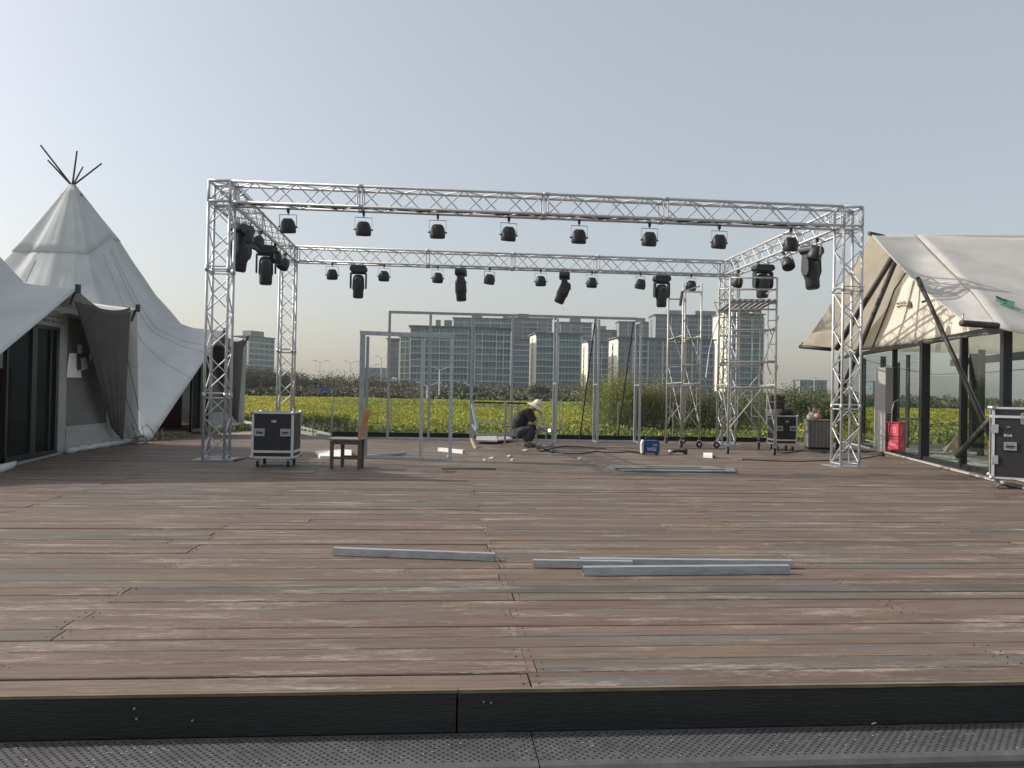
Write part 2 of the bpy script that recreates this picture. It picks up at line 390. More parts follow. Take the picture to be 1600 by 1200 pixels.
# ------------------------------------------------------------------ rape field
M_fg = mat('rape_leaves', (.045, .075, .02), .8, col2=(.09, .13, .035), vscale=.8, translucent=.2)
FX0, FX1 = -90, 160
b = MB(); nx, ny = 240, 110
xs = np.linspace(FX0, FX1, nx); ys = 24 + (110-24)*np.linspace(0, 1, ny)**1.7
vs = [(x, y, GZ+.25+.10*noise.noise(V(x*.15, y*.1, 0)) if not (x < .3-.17*(y-21) and y < 39) else GZ-.06) for y in ys for x in xs]
b.add(vs, [(j*nx+i, j*nx+i+1, (j+1)*nx+i+1, (j+1)*nx+i) for j in range(ny-1) for i in range(nx-1)])
b.build('field', M_fg, kind='structure', smooth=True)
def leafcloud(name, pts, size, m, parent=None, kind=None, flat=0., aspect=1., up=None, world=False):
    """many small quads; pts (n,3), size (n,)"""
    n = len(pts); pts = np.asarray(pts, float)
    if world and parent is not None: pts = pts - np.array(WL(parent))
    u = rng.normal(size=(n, 3)); u /= np.linalg.norm(u, axis=1)[:, None]
    if up is not None: u = u*(1-up) + np.array([0, 0, 1])*up; u /= np.linalg.norm(u, axis=1)[:, None]
    v = rng.normal(size=(n, 3)); v -= (v*u).sum(1)[:, None]*u; v /= np.linalg.norm(v, axis=1)[:, None]
    s = np.asarray(size)[:, None]*.5
    q = np.stack([pts-u*s*aspect-v*s*.3, pts-u*s*.1+v*s, pts+u*s*aspect+v*s*.2, pts+u*s*.2-v*s], 1).reshape(-1, 3)
    me = bpy.data.meshes.new(name); me.vertices.add(4*n); me.vertices.foreach_set('co', q.ravel())
    me.loops.add(4*n); me.loops.foreach_set('vertex_index', np.arange(4*n)); me.polygons.add(n)
    me.polygons.foreach_set('loop_start', np.arange(0, 4*n, 4)); me.polygons.foreach_set('loop_total', np.full(n, 4)); me.update()
    me.materials.append(m); o = bpy.data.objects.new(name, me); C.objects.link(o)
    if parent is not None: o.parent = parent
    if kind: o['kind'] = kind
    return o
M_yel = mat('rape_flowers', (.36, .345, .05), .8, col2=(.50, .46, .07), vscale=.4, translucent=.25, rnd=.25)
M_grn = mat('field_greens', (.12, .155, .04), .8, col2=(.20, .225, .065), vscale=.6, translucent=.25, rnd=.35)
def field_pts(n, near, far):
    t = rng.random(n); Y = near*(far/near)**t; X = (rng.random(n)*1.7-.78)*Y + .0*Y
    return X, Y
X, Y = field_pts(300000, 23.5, 112)
nz = np.array([noise.noise(V(x*.12, y*.05, 3)) for x, y in zip(X[::1], Y[::1])])
edge = np.clip((Y-(24.5+.9*np.sin(X*.8)+np.clip(X, 0, 40)*.55))/8, 0, 1)   # flowers thin out towards the near edge and right
keep = rng.random(len(X)) < np.clip(edge*1.1+.15+nz*.4, .06, 1)*np.where(X > 5, .85, 1)
keep &= ~((X < -1.3-.17*(Y-21)) & (Y < 37))
P = np.stack([X, Y, GZ+.42+.20*rng.random(len(X))+.10*nz], 1)[keep]
leafcloud('rape_flowers', P, .022+.0021*P[:, 1], M_yel, kind='stuff')
X, Y = field_pts(200000, 22.2, 95); keep = ~((X < -1.3-.17*(Y-21)) & (Y < 37))
P = np.stack([X, Y, GZ+.02+.50*rng.random(len(X))**.8], 1)[keep]
leafcloud('rape_stalks', P, .045+.0024*P[:, 1], M_grn, kind='stuff', aspect=1.9, up=.55)
M_grass = mat('verge_grass', (.10, .12, .05), .9, col2=(.20, .18, .09), vscale=1.2, rnd=.35)
X = rng.uniform(-14, 26, 42000); Y = rng.uniform(21.5, 25.5, 42000)
keep = ~((X < -1.2-.12*(Y-21)) & (X > -11)) 
P = np.stack([X, Y, GZ+.02+.22*rng.random(len(X))**2], 1)[keep]
X2 = rng.uniform(-26, 1, 60000); Y2 = rng.uniform(25, 40, 60000); n2 = np.array([noise.noise(V(x*.5, y*.35, 8)) for x, y in zip(X2, Y2)])
k2 = (X2 < .3-.17*(Y2-21)) & (n2+(Y2-30)*.07 > -.05)
P = np.concatenate([P, np.stack([X2, Y2, GZ+.02+.16*rng.random(len(X2))**2], 1)[k2]])
leafcloud('verge_grass', P, .06+.08*rng.random(len(P)), M_grass, kind='stuff', aspect=2.2, up=.7)

# ------------------------------------------------------------------ trees
M_bark = mat('bark', (.10, .085, .07), .9, var=.3, vscale=10)
M_barkw = mat('limed_bark', (.45, .43, .39), .85, var=.2, vscale=10)
def tree(name, label, base, h, rx, n, leafm, size, group=None, cat='tree', zlow=.3, stems=5, bark=M_bark, airy=.0, lime=False, shape=1.0):
    t = thing(name, label, cat, base, 0, group); b = MB(); clumps = []
    b.tube((0, 0, -.1), (0, 0, h*.35), .03*h**.8*.5+.01, 7, .02*h**.8*.5+.008)
    rs = random.Random(hash((round(base[0], 2), round(base[1], 2))) & 0xffff)
    for i in range(stems):
        a = 2*pi*i/stems+rs.uniform(-.4, .4); rr = rx*rs.uniform(.35, .95); top = V(cos(a)*rr, sin(a)*rr, h*rs.uniform(.6, .98))
        midp = V(cos(a)*rr*.35, sin(a)*rr*.35, h*rs.uniform(.35, .5)); s0 = V(0, 0, h*rs.uniform(.05, .25))
        b.path([s0, midp, top], [.016*h*.5, .011*h*.5, .003*h*.5], 5)
        for q in range(4):
            tt = rs.uniform(.2, 1); p = s0.lerp(midp, tt) if rs.random() < .3 else midp.lerp(top, tt)
            e = p + V(rs.uniform(-1, 1)*rx*.45, rs.uniform(-1, 1)*rx*.45, h*rs.uniform(.03, .22)); b.path([p, e], [.006*h*.5, .002*h*.5], 4)
            clumps.append((e, rs.uniform(.16, .34)))
        clumps.append((top, rs.uniform(.15, .3)))
    b.build('trunk', bark, t)
    if lime: 
        bb = MB(); bb.tube((0, 0, -.1), (0, 0, h*.28), .03*h**.8*.5+.016, 8, .024*h**.8*.5+.014); bb.build('limed_trunk_base', M_barkw, t)
    for q in range(int(stems*2)):
        a = rs.random()*2*pi; r = rx*sqrt(rs.random()); z = zlow+(1-zlow)*rs.random()
        r *= (1-(abs(z-.55)*1.1)**2*shape); clumps.append((V(cos(a)*r, sin(a)*r, h*z), rs.uniform(.14, .3)))
    pts = []; per = max(1, n//len(clumps))
    for c, r in clumps:
        q = rng.normal(size=(per, 3))*np.array([rx*r, rx*r, h*.35*r+rx*r*.4])*(.8+airy); pts.append(q+np.array(c))
    pts = np.concatenate(pts); pts = pts[(pts[:, 2] > h*zlow*.55)]
    leafcloud('crown', pts, size*(.5+rng.random(len(pts))), leafm, t)
    return t
M_willow = mat('spring_willow_leaves', (.15, .17, .05), .8, col2=(.27, .28, .10), vscale=1.2, translucent=.3, rnd=.35)
M_bare = mat('bare_twigs', (.16, .14, .09), .9, col2=(.24, .22, .13), vscale=1.0, rnd=.35)
M_bush = mat('bush_leaves', (.08, .105, .045), .8, col2=(.15, .18, .08), vscale=1.0, translucent=.2, rnd=.35)
M_dkg = mat('dark_evergreen', (.045, .068, .035), .85, col2=(.08, .105, .055), vscale=.3, rnd=.3)
M_wood2 = mat('winter_wood', (.125, .105, .088), .9, col2=(.11, .125, .065), vscale=.035, rnd=.3)
for i, (u, v, Y, h, rx, n, mm, lab) in enumerate([
    (948, 676, 31, 2.7, .95, 7000, M_willow, 'yellow green budding shrub tree, leftmost of the clump behind the frames'),
    (968, 678, 29.5, 2.9, .8, 6500, M_willow, 'taller budding tree behind the leaning dark rods'),
    (996, 679, 30, 2.75, .9, 6500, M_willow, 'budding tree above the blue welding machine'),
    (1019, 679, 31, 2.65, .9, 6000, M_bare, 'brownish thin tree right of the tall frame corner'),
    (1046, 680, 30, 2.6, .9, 6000, M_bare, 'brownish thin tree left of the narrow scaffold'),
    (1078, 680, 31, 2.55, .95, 6000, M_bare, 'brownish tree seen through the narrow scaffold'),
    (1112, 681, 30, 2.4, .9, 5000, M_bush, 'green brown tree between the two scaffolds'),
    (1150, 682, 33, 2.3, 1.0, 5000, M_bush, 'low green tree behind the rear right truss column'),
    (1190, 682, 36, 2.2, 1.1, 4500, M_bush, 'low green tree behind the rolling scaffold')]):
    p = G(u, v, GZ); p = PY(u, 640, Y); p.z = GZ
    tree('young_tree', lab, p, h*.72, rx, int(n*1.7), mm, .042 if mm is not M_bare else .035, 'young trees behind the glass railing', zlow=.26, stems=8, lime=(i in (1, 3, 5)), airy=.25)
for i, (u, Y, h, rx, lab) in enumerate([(1243, 40, 2.8, 1.5, 'dense green bush behind the cable pile'), (1272, 37, 2.6, 1.4, 'rounded green bush behind the plastic bags'),
    (1300, 42, 2.6, 1.6, 'green bush beside the front right truss column'), (1222, 46, 2.6, 1.5, 'darker green bush right of the rolling scaffold')]):
    p = PY(u, 640, Y); p.z = GZ
    tree('green_bush', lab, p, h*.66, rx, 12000, M_bush, .07, 'green bushes right of the scaffold', 'bush', zlow=.05, stems=6)
# ------------------------------------------------------------------ distant trees
for i, (u, Y, h, rx, mm, lab) in enumerate([(385, 175, 8.0, 4.5, M_dkg, 'dark evergreen beside the far left tower, left one'), (421, 175, 7.5, 5, M_dkg, 'dark evergreen left of the rear left column, right one'),
    (455, 190, 9, 5.5, M_wood2, 'leafless tree behind the rear left truss column'), (400, 190, 11, 5, M_wood2, 'tall leafless tree in front of the far left tower'),
    (504, 190, 7, 3, M_dkg, 'slim dark conifer beneath the street lights'), (540, 175, 7.0, 7, M_wood2, 'broad leafless tree left of the gate frame'),
    (578, 180, 6.5, 6.5, M_wood2, 'broad leafless tree behind the gate frame'), (620, 180, 6, 5.5, M_wood2, 'leafless tree at the foot of the narrow tower block'),
    (712, 165, 4.0, 6, M_dkg, 'low dark hedge tree before the wide apartment block'), (775, 175, 5, 7, M_wood2, 'leafless tree before the right half of the wide block'),
    (842, 160, 5.0, 2.5, M_wood2, 'brown bare tree above the straw hat'), (885, 175, 5.5, 7, M_wood2, 'leafless tree before the cream ended block')]):
    p = PY(u, 615, Y); p.z = GZ
    tree('distant_tree', lab, p, h*.56, rx*.8, 6500, mm, .22, 'trees along the far field edge', zlow=.1, stems=7, airy=.1)
n = 110000
X = rng.uniform(-140, 260, n); Y = rng.uniform(150, 215, n)
hz = np.array([2.5+2.0*noise.noise(V(x*.05, y*.04, 1))+1.5*noise.noise(V(x*.22, y*.1, 5)) for x, y in zip(X, Y)])
P = np.stack([X, Y, GZ+np.clip(hz*.70, .8, 3.4)*rng.random(n)**.6*1.1], 1)
leafcloud('far_wood', P, .22+.35*rng.random(n), M_wood2, kind='stuff')
n = 22000; X = rng.uniform(-100, 190, n); Y = rng.uniform(113, 122, n)
P = np.stack([X, Y, GZ+(1.0+.5*np.sin(X*.21)+.3*np.sin(X*.77))*rng.random(n)], 1)
leafcloud('far_hedge', P, .35+.4*rng.random(n), M_dkg, kind='stuff')

# ------------------------------------------------------------------ buildings
M_bc = mat('cream_render', (.78, .72, .58), .8, var=.06, vscale=.2)
M_bg = mat('grey_render', (.20, .235, .245), .8, var=.08, vscale=.2)
M_bgb = mat('grey_brown_render', (.16, .15, .15), .8, var=.08, vscale=.2)
M_bw = mat('pale_window_frames', (.58, .64, .66), .7)
M_win = mat('tower_glass', (.028, .085, .105), .3, col2=(.075, .18, .20), vscale=.35, spec=.6, rnd=.45)
M_win2 = mat('blue_tower_glass', (.03, .065, .11), .3, col2=(.075, .135, .185), vscale=.35, spec=.6, rnd=.45)
M_roofd = mat('dark_roof_edge', (.10, .115, .12), .8)
def building(label, u0, u1, vt, D, depth=14., rot=0., wall=M_bg, end=M_bc, win=M_win, fh=3.0, bay=3.4, roofbox=((.3, .1),), seed=0, over=.8, parapet=0., endstripe=True, rightside=False, group='apartment towers beyond the field'):
    rs = random.Random(seed+11)
    pl_ = PD(u0, vt, D); pr = PD(u1, vt, D); z = pl_.z; pl_.z = pr.z = 0; W = (pr-pl_).length; H = z-GZ; 
    ang = atan2(pr.y-pl_.y, pr.x-pl_.x)+radians(rot); t = thing('apartment_tower', label, 'building', (pl_.x, pl_.y, GZ), ang, group)
    nf = int(H//fh); 
    MB().box((W/2, depth/2+.3, H/2), (W, depth, H)).build('wall', wall, t)
    # left end wall, proud cladding with a window strip
    MB().box((-.12, depth/2+.3, H/2-.1), (.2, depth-.1, H-.4)).build('end_wall', end, t)
    b = MB(); bw = MB(); bb = MB(); nb = max(2, int(round(W/bay))); bx = W/nb
    wide = [rs.random() < .45 for _ in range(nb)]
    kinds = []
    i = 0
    while i < nb:
        k = rs.choice((1, 2, 2, 3)); kinds.append((i, min(nb, i+k), rs.choice((0, 0, 1)))); i += k
    for f in range(nf):
        z0 = H-(f+1)*fh
        if z0 < 0: break
        for (a, c, kd) in kinds:
            x0 = a*bx+.2; x1 = c*bx-.2
            if kd == 0:      # glazed balcony bay
                b.box(((x0+x1)/2, .2, z0+fh*.54), (x1-x0, .24, fh*.86)); bb.box(((x0+x1)/2, -.25, z0+.12), (x1-x0+.1, 1.2, .24))
                bw.box(((x0+x1)/2, -.80, z0+.62), (x1-x0, .05, .08))
                for q in range(int((x1-x0)/1.6)): bw.box((x0+1.6*(q+.8), .05, z0+fh*.5), (.10, .1, fh*.72))
            else:
                n_ = max(1, int((x1-x0)/2.4))
                for q in range(n_):
                    cx = x0+(q+.5)*(x1-x0)/n_; ww = min(1.7, (x1-x0)/n_-.5)
                    b.box((cx, .27, z0+fh*.55), (ww, .1, 1.65)); bw.box((cx, .18, z0+fh*.55), (.09, .12, 1.65)); bb.box((cx, .12, z0+fh*.55-.95), (ww+.3, .4, .12))
    b.build('window', win, t, kind='stuff'); bb.build('floor_slab', M_bw, t, kind='stuff'); bw.build('window_frame', M_bw, t, kind='stuff')
    b = MB()
    for (a, c, kd) in kinds:
        b.box((a*bx, -.1, H/2-.6), (.26, 1.1, H-1.2))
    b.box((W, -.1, H/2-.6), (.4, 1.1, H-1.2)); b.build('pier', M_bw, t, kind='stuff')
    if endstripe:
        b = MB(); bs = MB()
        b.box((-.26, depth*.55, H/2-1), (.12, depth*.16, H-2)); b.build('end_window_strip', win, t)
        for f in range(nf): bs.box((-.36, depth*.55, H-(f+1)*fh+.2), (.16, depth*.18, .5))
        bs.build('end_spandrel', end, t, kind='stuff')
    if rightside:
        b = MB(); bs = MB()
        for f in range(nf):
            z0 = H-(f+1)*fh
            for q in range(5): b.box((W+.04, .3+depth*(q+.5)/5, z0+fh*.5), (.1, depth/5*.6, 1.7))
            bs.box((W+.1, depth/2+.3, z0+.1), (.3, depth, .25))
        b.build('side_window', win, t, kind='stuff'); bs.build('side_slab', M_bw, t, kind='stuff')
    MB().box((W/2, depth/2-.2, H+.25), (W+over*2, depth+over*2, .55)).build('roof', M_roofd, t)
    for (fx, fw) in roofbox:
        MB().box((W*fx, depth*.5, H+2.0), (W*fw, depth*.5, 3.2)).build('roof_house', wall, t)
    return t
building('pale grey tower block standing alone at far left behind the dark awning', 362, 396, 526, 430, 20, -24, M_bg, M_bg, M_win, bay=3.6, seed=1, roofbox=((.5, .5),), over=.5, rightside=True)
building('narrow grey tower strip at the left end of the estate', 606, 624, 530, 420, 14, 0, M_bgb, M_bg, M_win2, seed=2, roofbox=(), group='apartment towers beyond the field')
building('slim tower with cream corner wall next to the wide block', 626, 641, 524, 380, 14, 8, M_bgb, M_bc, M_win, seed=12, roofbox=(), bay=2.2)
building('wide teal glazed apartment block behind the gate frame', 642, 799, 510, 360, 15, 5, M_bg, M_bc, M_win, seed=3, bay=3.3, roofbox=((.27, .05), (.37, .08)), over=1.0)
building('taller block showing its top floors over the wide block', 709, 800, 497, 520, 16, 2, M_bg, M_bc, M_win, seed=4, roofbox=((.42, .14), (.9, .1)))
building('brownish block in the gap right of the wide block', 803, 829, 531, 450, 14, 0, M_bgb, M_bg, M_win2, seed=5, roofbox=())
building('tall rear block behind the gap above the worker', 794, 863, 497, 540, 18, 3, M_bg, M_bc, M_win2, seed=6, roofbox=((.35, .25),))
building('middle block with two bright cream strips on its left end', 838, 910, 521, 362, 16, 8, M_bg, M_bc, M_win, seed=7, roofbox=(), over=1.0)
building('rear block with white end wall over the middle block', 876, 925, 504, 540, 18, 4, M_bg, M_bc, M_win, seed=8, roofbox=((.5, .35),))
building('small cream ended block between two larger front blocks', 919, 952, 534, 440, 16, 8, M_bgb, M_bc, M_win2, seed=9, roofbox=())
building('low distant brownish block with two rooftop boxes', 930, 968, 516, 600, 16, 0, M_bgb, M_bg, M_win2, seed=10, roofbox=((.3, .35),))
building('far grey block right of the tall frame corner', 967, 1026, 503, 590, 16, 0, M_bg, M_bg, M_win2, seed=13, roofbox=((.6, .25),))
building('long front block with cream left end behind the budding trees', 966, 1122, 528, 360, 16, 7, M_bg, M_bc, M_win2, seed=14, bay=3.5, roofbox=(), over=1.0)
building('tallest rear block behind the narrow scaffold', 1024, 1134, 492, 500, 18, 2, M_bg, M_bg, M_win2, seed=15, roofbox=((.3, .2), (.75, .3)))
building('right end tower with white cream side behind the rolling scaffold', 1137, 1197, 490, 410, 18, 9, M_bg, M_bc, M_win, seed=16, roofbox=((.5, .4),))
# low buildings at the horizon
def lowbuild(u0, u1, vt, D, m, label, depth=12):
    a = PD(u0, vt, D); c = PD(u1, vt, D); H = a.z-GZ; W = (c-a).length
    t = thing('low_building', label, 'building', (a.x, a.y, GZ), atan2(c.y-a.y, c.x-a.x), 'low buildings on the horizon')
    MB().box((W/2, depth/2, H/2), (W, depth, H)).build('wall', m, t); MB().box((W/2, depth/2, H+.15), (W+.6, depth+.6, .3)).build('roof', M_roofd, t)
    b = MB()
    for f in range(max(1, int(H//3.5))):
        k = max(2, int(W//4))
        for q in range(k): b.box(((q+.5)*W/k, -.03, H-1.9-f*3.4), (W/k*.55, .1, 1.5))
    b.build('window', M_win, t, kind='stuff')
M_teal = mat('teal_cladding', (.16, .25, .25), .6, var=.1, vscale=.2)
lowbuild(566, 600, 575, 480, M_teal, 'low teal office building between the gate frame and the towers')
lowbuild(597, 608, 584, 500, M_bg, 'small grey building beside the teal office')
lowbuild(612, 618, 589, 400, M_white, 'small white building at the foot of the towers', 6)
lowbuild(463, 480, 594, 420, M_bg, 'low grey building right of the rear left column')
lowbuild(481, 489, 596, 520, M_bc, 'pale low building on the left horizon')
lowbuild(462, 496, 607, 200, M_teal, 'long low teal shed behind the field', 8)
lowbuild(1250, 1292, 594, 480, M_bg, 'hazy grey low building behind the cable pile')
lowbuild(1364, 1392, 596, 420, M_bg, 'hazy low building seen through the tent glass')
# street lights and poles
def lamp(u, vt, D, label, arm=1):
    a = PD(u, vt, D); t = thing('street_light', label, 'street light', (a.x, a.y, GZ), 0, 'street lights beyond the field'); H = a.z-GZ
    MB().tube((0, 0, 0), (0, 0, H), .16, 8, .08).build('pole', M_bw, t)
    b = MB(); b.tube((0, 0, H-.1), (1.4*arm, 0, H+.35), .06, 6).tube((0, 0, H-.1), (-1.1, 0, H+.35), .06, 6); b.build('arm', M_bw, t)
    MB().box((1.7*arm, 0, H+.42), (.9, .3, .14)).build('lamp_head', M_white, t); MB().box((-1.3, 0, H+.42), (.9, .3, .14)).build('lamp_head', M_white, t)
lamp(500, 566, 190, 'double headed street light rising left of the other, behind the railing')
lamp(548, 567, 200, 'double headed street light just left of the gate frame')
lamp(575, 573, 150, 'street light in front of the teal office building')
lamp(596, 559, 200, 'tallest street light beside the large frame')
lamp(668, 602, 120, 'short street light before the wide block, left')
lamp(687, 577, 150, 'street light standing before the wide block')
lamp(737, 602, 120, 'short street light with camera arms near the leaning frame', -1)
lamp(491, 586, 300, 'thin distant pole over the teal shed')
# blue road sign
t = thing('road_sign', 'blue road sign far behind the field left of centre', 'sign', PD(507, 608, 150)); MB().box((0, 0, 0), (1.9, .06, .8)).build('sign_panel', mat('sign_blue', (.03, .07, .25), .5), t); MB().tube((0, .08, -3.2), (0, .08, .4), .06).build('post', M_bw, t)
# power line pylons hints on the right horizon
t = thing('power_line', 'thin horizontal wires and pole above the bushes at right', 'power line', PD(1272, 610, 120))
b = MB(); b.tube((0, 0, -1.5), (0, 0, 2.2), .06, 6).tube((-.6, 0, 1.9), (.6, 0, 1.9), .04, 6); b.build('pole', M_bw, t)
b = MB(); b.tube((-6.5, 0, 1.9), (5, 0, 1.8), .015, 4).tube((-6.5, 0, 1.5), (5, 0, 1.4), .015, 4); b.build('wire', M_bw, t)

# ------------------------------------------------------------------ glass railing
rail = thing('glass_railing', 'clear glass panel railing on a dark kerb along the far deck edge', 'railing', (3.5, 21.25, 0))
x0 = PY(520, 640, 21.25).x; x1 = 9.3; n = 8
MB().box(((x0+x1)/2, 21.25, .05), (x1-x0, .16, .13)).build('kerb', M_kerb, rail, world=True)
for i in range(n):
    a = x0+(x1-x0)*i/n; c = x0+(x1-x0)*(i+1)/n
    MB().box(((a+c)/2, 21.25, .56), (c-a-.03, .012, .86)).build('glass_pane', M_rail, rail, world=True)
    MB().box((a-.002, 21.25, .56), (.022, .03, .88)).build('clamp_post', M_galv, rail, world=True)
rail2 = thing('glass_railing', 'short set back glass railing left of the long one', 'railing', (-4, 22, 0))
a = PY(462, 640, 22.6).x; c = PY(518, 640, 22.6).x
for i in range(2):
    MB().box((a+(c-a)*(i+.5)/2, 22.6, .30), ((c-a)/2-.03, .012, .95)).build('glass_pane', M_rail, rail2, world=True)
for i in range(3): MB().box((a+(c-a)*i/2, 22.6, .2), (.025, .03, 1.1)).build('clamp_post', M_galv, rail2, world=True)

# ------------------------------------------------------------------ truss stage frame
TX0, TY0, TW, TD, TH, tw = -3.87, 13.68, 11.34, 6.4, 4.644, .39
CR = .024
truss = thing('stage_truss_frame', 'large silver lattice truss frame with four columns over the deck', 'stage truss', (TX0+TW/2, TY0+TD/2, 0))
def emptypart(name, parent, loc=(0, 0, 0)):
    o = bpy.data.objects.new(name, None); C.objects.link(o); o.parent = parent; o.location = loc; return o
def truss_seg(name, p0, p1, u, v, mods, parent, zig=.335, phase=0):
    """box truss whose corner chord runs p0->p1; u,v span the section"""
    d = (p1-p0); L = d.length; d.normalize(); g = emptypart(name, parent, (p0+p1)/2+(u+v)/2-WL(parent))
    cs = [V(0, 0, 0), u, u+v, v]
    for c in cs: MB().tube(p0+c, p1+c, CR, 10).build('chord', M_alu, g, world=True, smooth=True)
    b = MB(); s = 0
    for mi, ml in enumerate(mods):
        a0 = s+.04; a1 = s+ml-.04; 
        for e in (a0, a1):
            for i in range(4): b.tube(p0+d*e+cs[i], p0+d*e+cs[(i+1) % 4], .012, 6, cap=False)
        n = max(1, int(round((a1-a0)/zig))); st = (a1-a0)/n
        for i in range(4):
            A, B = cs[i], cs[(i+1) % 4]
            for k in range(n):
                fl = (k+i+phase) % 2
                q0, q1 = (A, B) if fl == 0 else (B, A)
                b.tube(p0+d*(a0+st*k)+q0, p0+d*(a0+st*(k+1))+q1, .011, 6, cap=False)
        # conical couplers
        s += ml
    b.build('lattice', M_alu, g, world=True, smooth=True)
    b = MB(); s = 0
    for ml in mods[:-1]:
        s += ml
        for c in cs: b.tube(p0+d*(s-.05)+c, p0+d*(s+.05)+c, CR+.009, 10)
    if len(mods) > 1: b.build('coupler', M_galvb, g, world=True, smooth=True, kind='stuff')
    return g
r = CR
ux = V(tw-2*r, 0, 0); uy = V(0, tw-2*r, 0); uz = V(0, 0, tw-2*r)
colx = (TX0+r, TX0+TW-tw+r); coly = (TY0+r, TY0+TD-tw+r)
for ci, (cx, cy) in enumerate(((colx[0], coly[0]), (colx[1], coly[0]), (colx[0], coly[1]), (colx[1], coly[1]))):
    truss_seg('truss_column', V(cx, cy, .012), V(cx, cy, TH-tw), ux, uy, (1.05, 2.1, TH-tw-3.162) if ci in (0, 1) else (2.1, TH-tw-2.112), truss, phase=ci % 2)
    bp = emptypart('corner_block', truss, V(cx+tw/2, cy+tw/2, TH-tw/2)-WL(truss)); q = V(cx, cy, TH-tw)
    b = MB()
    for a in (V(0, 0, 0), ux, uy, ux+uy):
        b.tube(q+a+V(0, 0, .02), q+a+V(0, 0, tw-r), CR, 10)
    for zz in (.03, tw-r):
        for a, c in ((V(0, 0, 0), ux), (ux, ux+uy), (ux+uy, uy), (uy, V(0, 0, 0))): b.tube(q+a+V(0, 0, zz), q+c+V(0, 0, zz), CR, 10)
    b.tube(q+V(0, 0, .03), q+ux+V(0, 0, tw-r), .012, 6).tube(q+uy+V(0, 0, .03), q+ux+uy+V(0, 0, tw-r), .012, 6).tube(q+V(0, 0, tw-r), q+ux+uy+V(0, 0, tw-r), .012, 6).tube(q+ux+V(0, 0, .03), q+ux+uy+V(0, 0, tw-r), .012, 6)
    b.build('block_frame', M_alu, bp, world=True, smooth=True)
    MB().box((cx+tw/2-r+.0, cy+tw/2-r, .006), (.62, .62, .012)).build('base_plate', M_galv, truss, world=True)
bz = TH-tw+r
mx = (2.1, 3.15, 2.1, TW-2*tw-7.35)
truss_seg('truss_beam', V(TX0+tw, coly[0], bz), V(TX0+TW-tw, coly[0], bz), uy, uz, mx, truss)
mx2 = (3.15, 2.1, 2.1, TW-2*tw-7.35)
truss_seg('truss_beam', V(TX0+tw, coly[1], bz), V(TX0+TW-tw, coly[1], bz), uy, uz, mx2, truss, phase=1)
for cx in colx:
    truss_seg('truss_beam', V(cx, TY0+tw, bz), V(cx, TY0+TD-tw, bz), ux, uz, (2.1, TD-2*tw-2.1), truss)
BEAMB = TH-tw       # underside of beams

# cable run lying along beams
for k, yy in enumerate((TY0+.25, TY0+TD-.2)):
    pts = [(TX0+.3+i*.42, yy+.03*sin(i*1.7), BEAMB+.035+.02*abs(sin(i*2.3+k))) for i in range(26)]
    tag(MB().path(pts, .02, 5).build('power_cable', M_black), ('black power cable laid in the front beam', 'black power cable laid in the rear beam')[k], 'cable', 'cables along the truss beams')

# ------------------------------------------------------------------ par lights
def make_par(label):
    t = thing('par_light', label, 'stage light', (0, 0, 0), 0, 'small par lights hung from the truss')
    # origin at clamp top (truss chord); body centre .30 below
    b = MB(); b.box((0, 0, -.02), (.04, .05, .07)).tube((0, 0, -.05), (0, 0, -.09), .012, 8); b.build('clamp', M_black, t)
    yk = MB(); yk.bar((-.145, 0, -.09), (.145, 0, -.09), .03, .006).bar((-.145, 0, -.09), (-.145, 0, -.30), .03, .006, V(1, 0, 0)).bar((.145, 0, -.09), (.145, 0, -.30), .03, .006, V(1, 0, 0)); yk.build('yoke', M_galv, t)
    R = Matrix.Rotation(radians(14), 3, 'X')
    hb = MB(); hb.lathe([(.05, .125), (.085, .112), (.108, .08), (.126, .02), (.134, -.04), (.132, -.10), (.118, -.118), (.112, -.10)], (0, 0, -.285), 20, R)
    hs = hb.build('housing', M_dark, t, smooth=True)
    MB().lathe([(.001, .001), (.112, .0), (.112, -.006), (.001, -.007)], V(0, 0, -.285)+R @ V(0, 0, -.098), 18, R).build('lens', M_lens, hs)
    f = MB()
    for i in range(5): f.box(V(0, 0, -.285)+R @ V((i-2)*.03, 0, .117), (.006, .1, .03), R=R)
    f.build('heat_fin', M_dark, hs)
    k = MB(); k.tube((-.165, 0, -.30), (-.12, 0, -.30), .014, 8).tube((.12, 0, -.30), (.165, 0, -.30), .014, 8); k.build('knob', M_black, t)
    return t
fx = []
for u in (450, 568, 684, 795, 905, 1015, 1124, 1236):
    # on the front beam's rear lower chord
    fx.append(PY(u, 350, TY0+tw-.05).x)
names_f = ['front beam par light nearest the left column', 'second front beam par light from the left', 'third front beam par light from the left', 'fourth front beam par light from the left, near the beam middle',
           'fifth front beam par light from the left, just right of the beam middle', 'sixth front beam par light from the left', 'seventh front beam par light from the left', 'front beam par light nearest the right column']
par0 = None
for i, x in enumerate(fx):
    loc = V(x, TY0+tw-.05, BEAMB+.0)
    if par0 is None: par0 = make_par('black round '+names_f[i]); par0.location = loc; o = par0
    else: o = copytree(par0, loc, 0, 'black round '+names_f[i])
    o.rotation_euler = (0, 0, random.uniform(-.25, .25))
    for ch in []: pass
nb_ = ['first', 'second', 'third', 'fourth', 'fifth', 'sixth', 'seventh', 'eighth']
for i, u in enumerate((519, 600, 684, 765, 845, 925, 1001, 1080)):
    copytree(par0, V(PY(u, 430, TY0+TD-tw+.05).x, TY0+TD-tw+.05, BEAMB), random.uniform(-.5, .5), 'small round par light, %s from the left under the rear beam' % nb_[i])
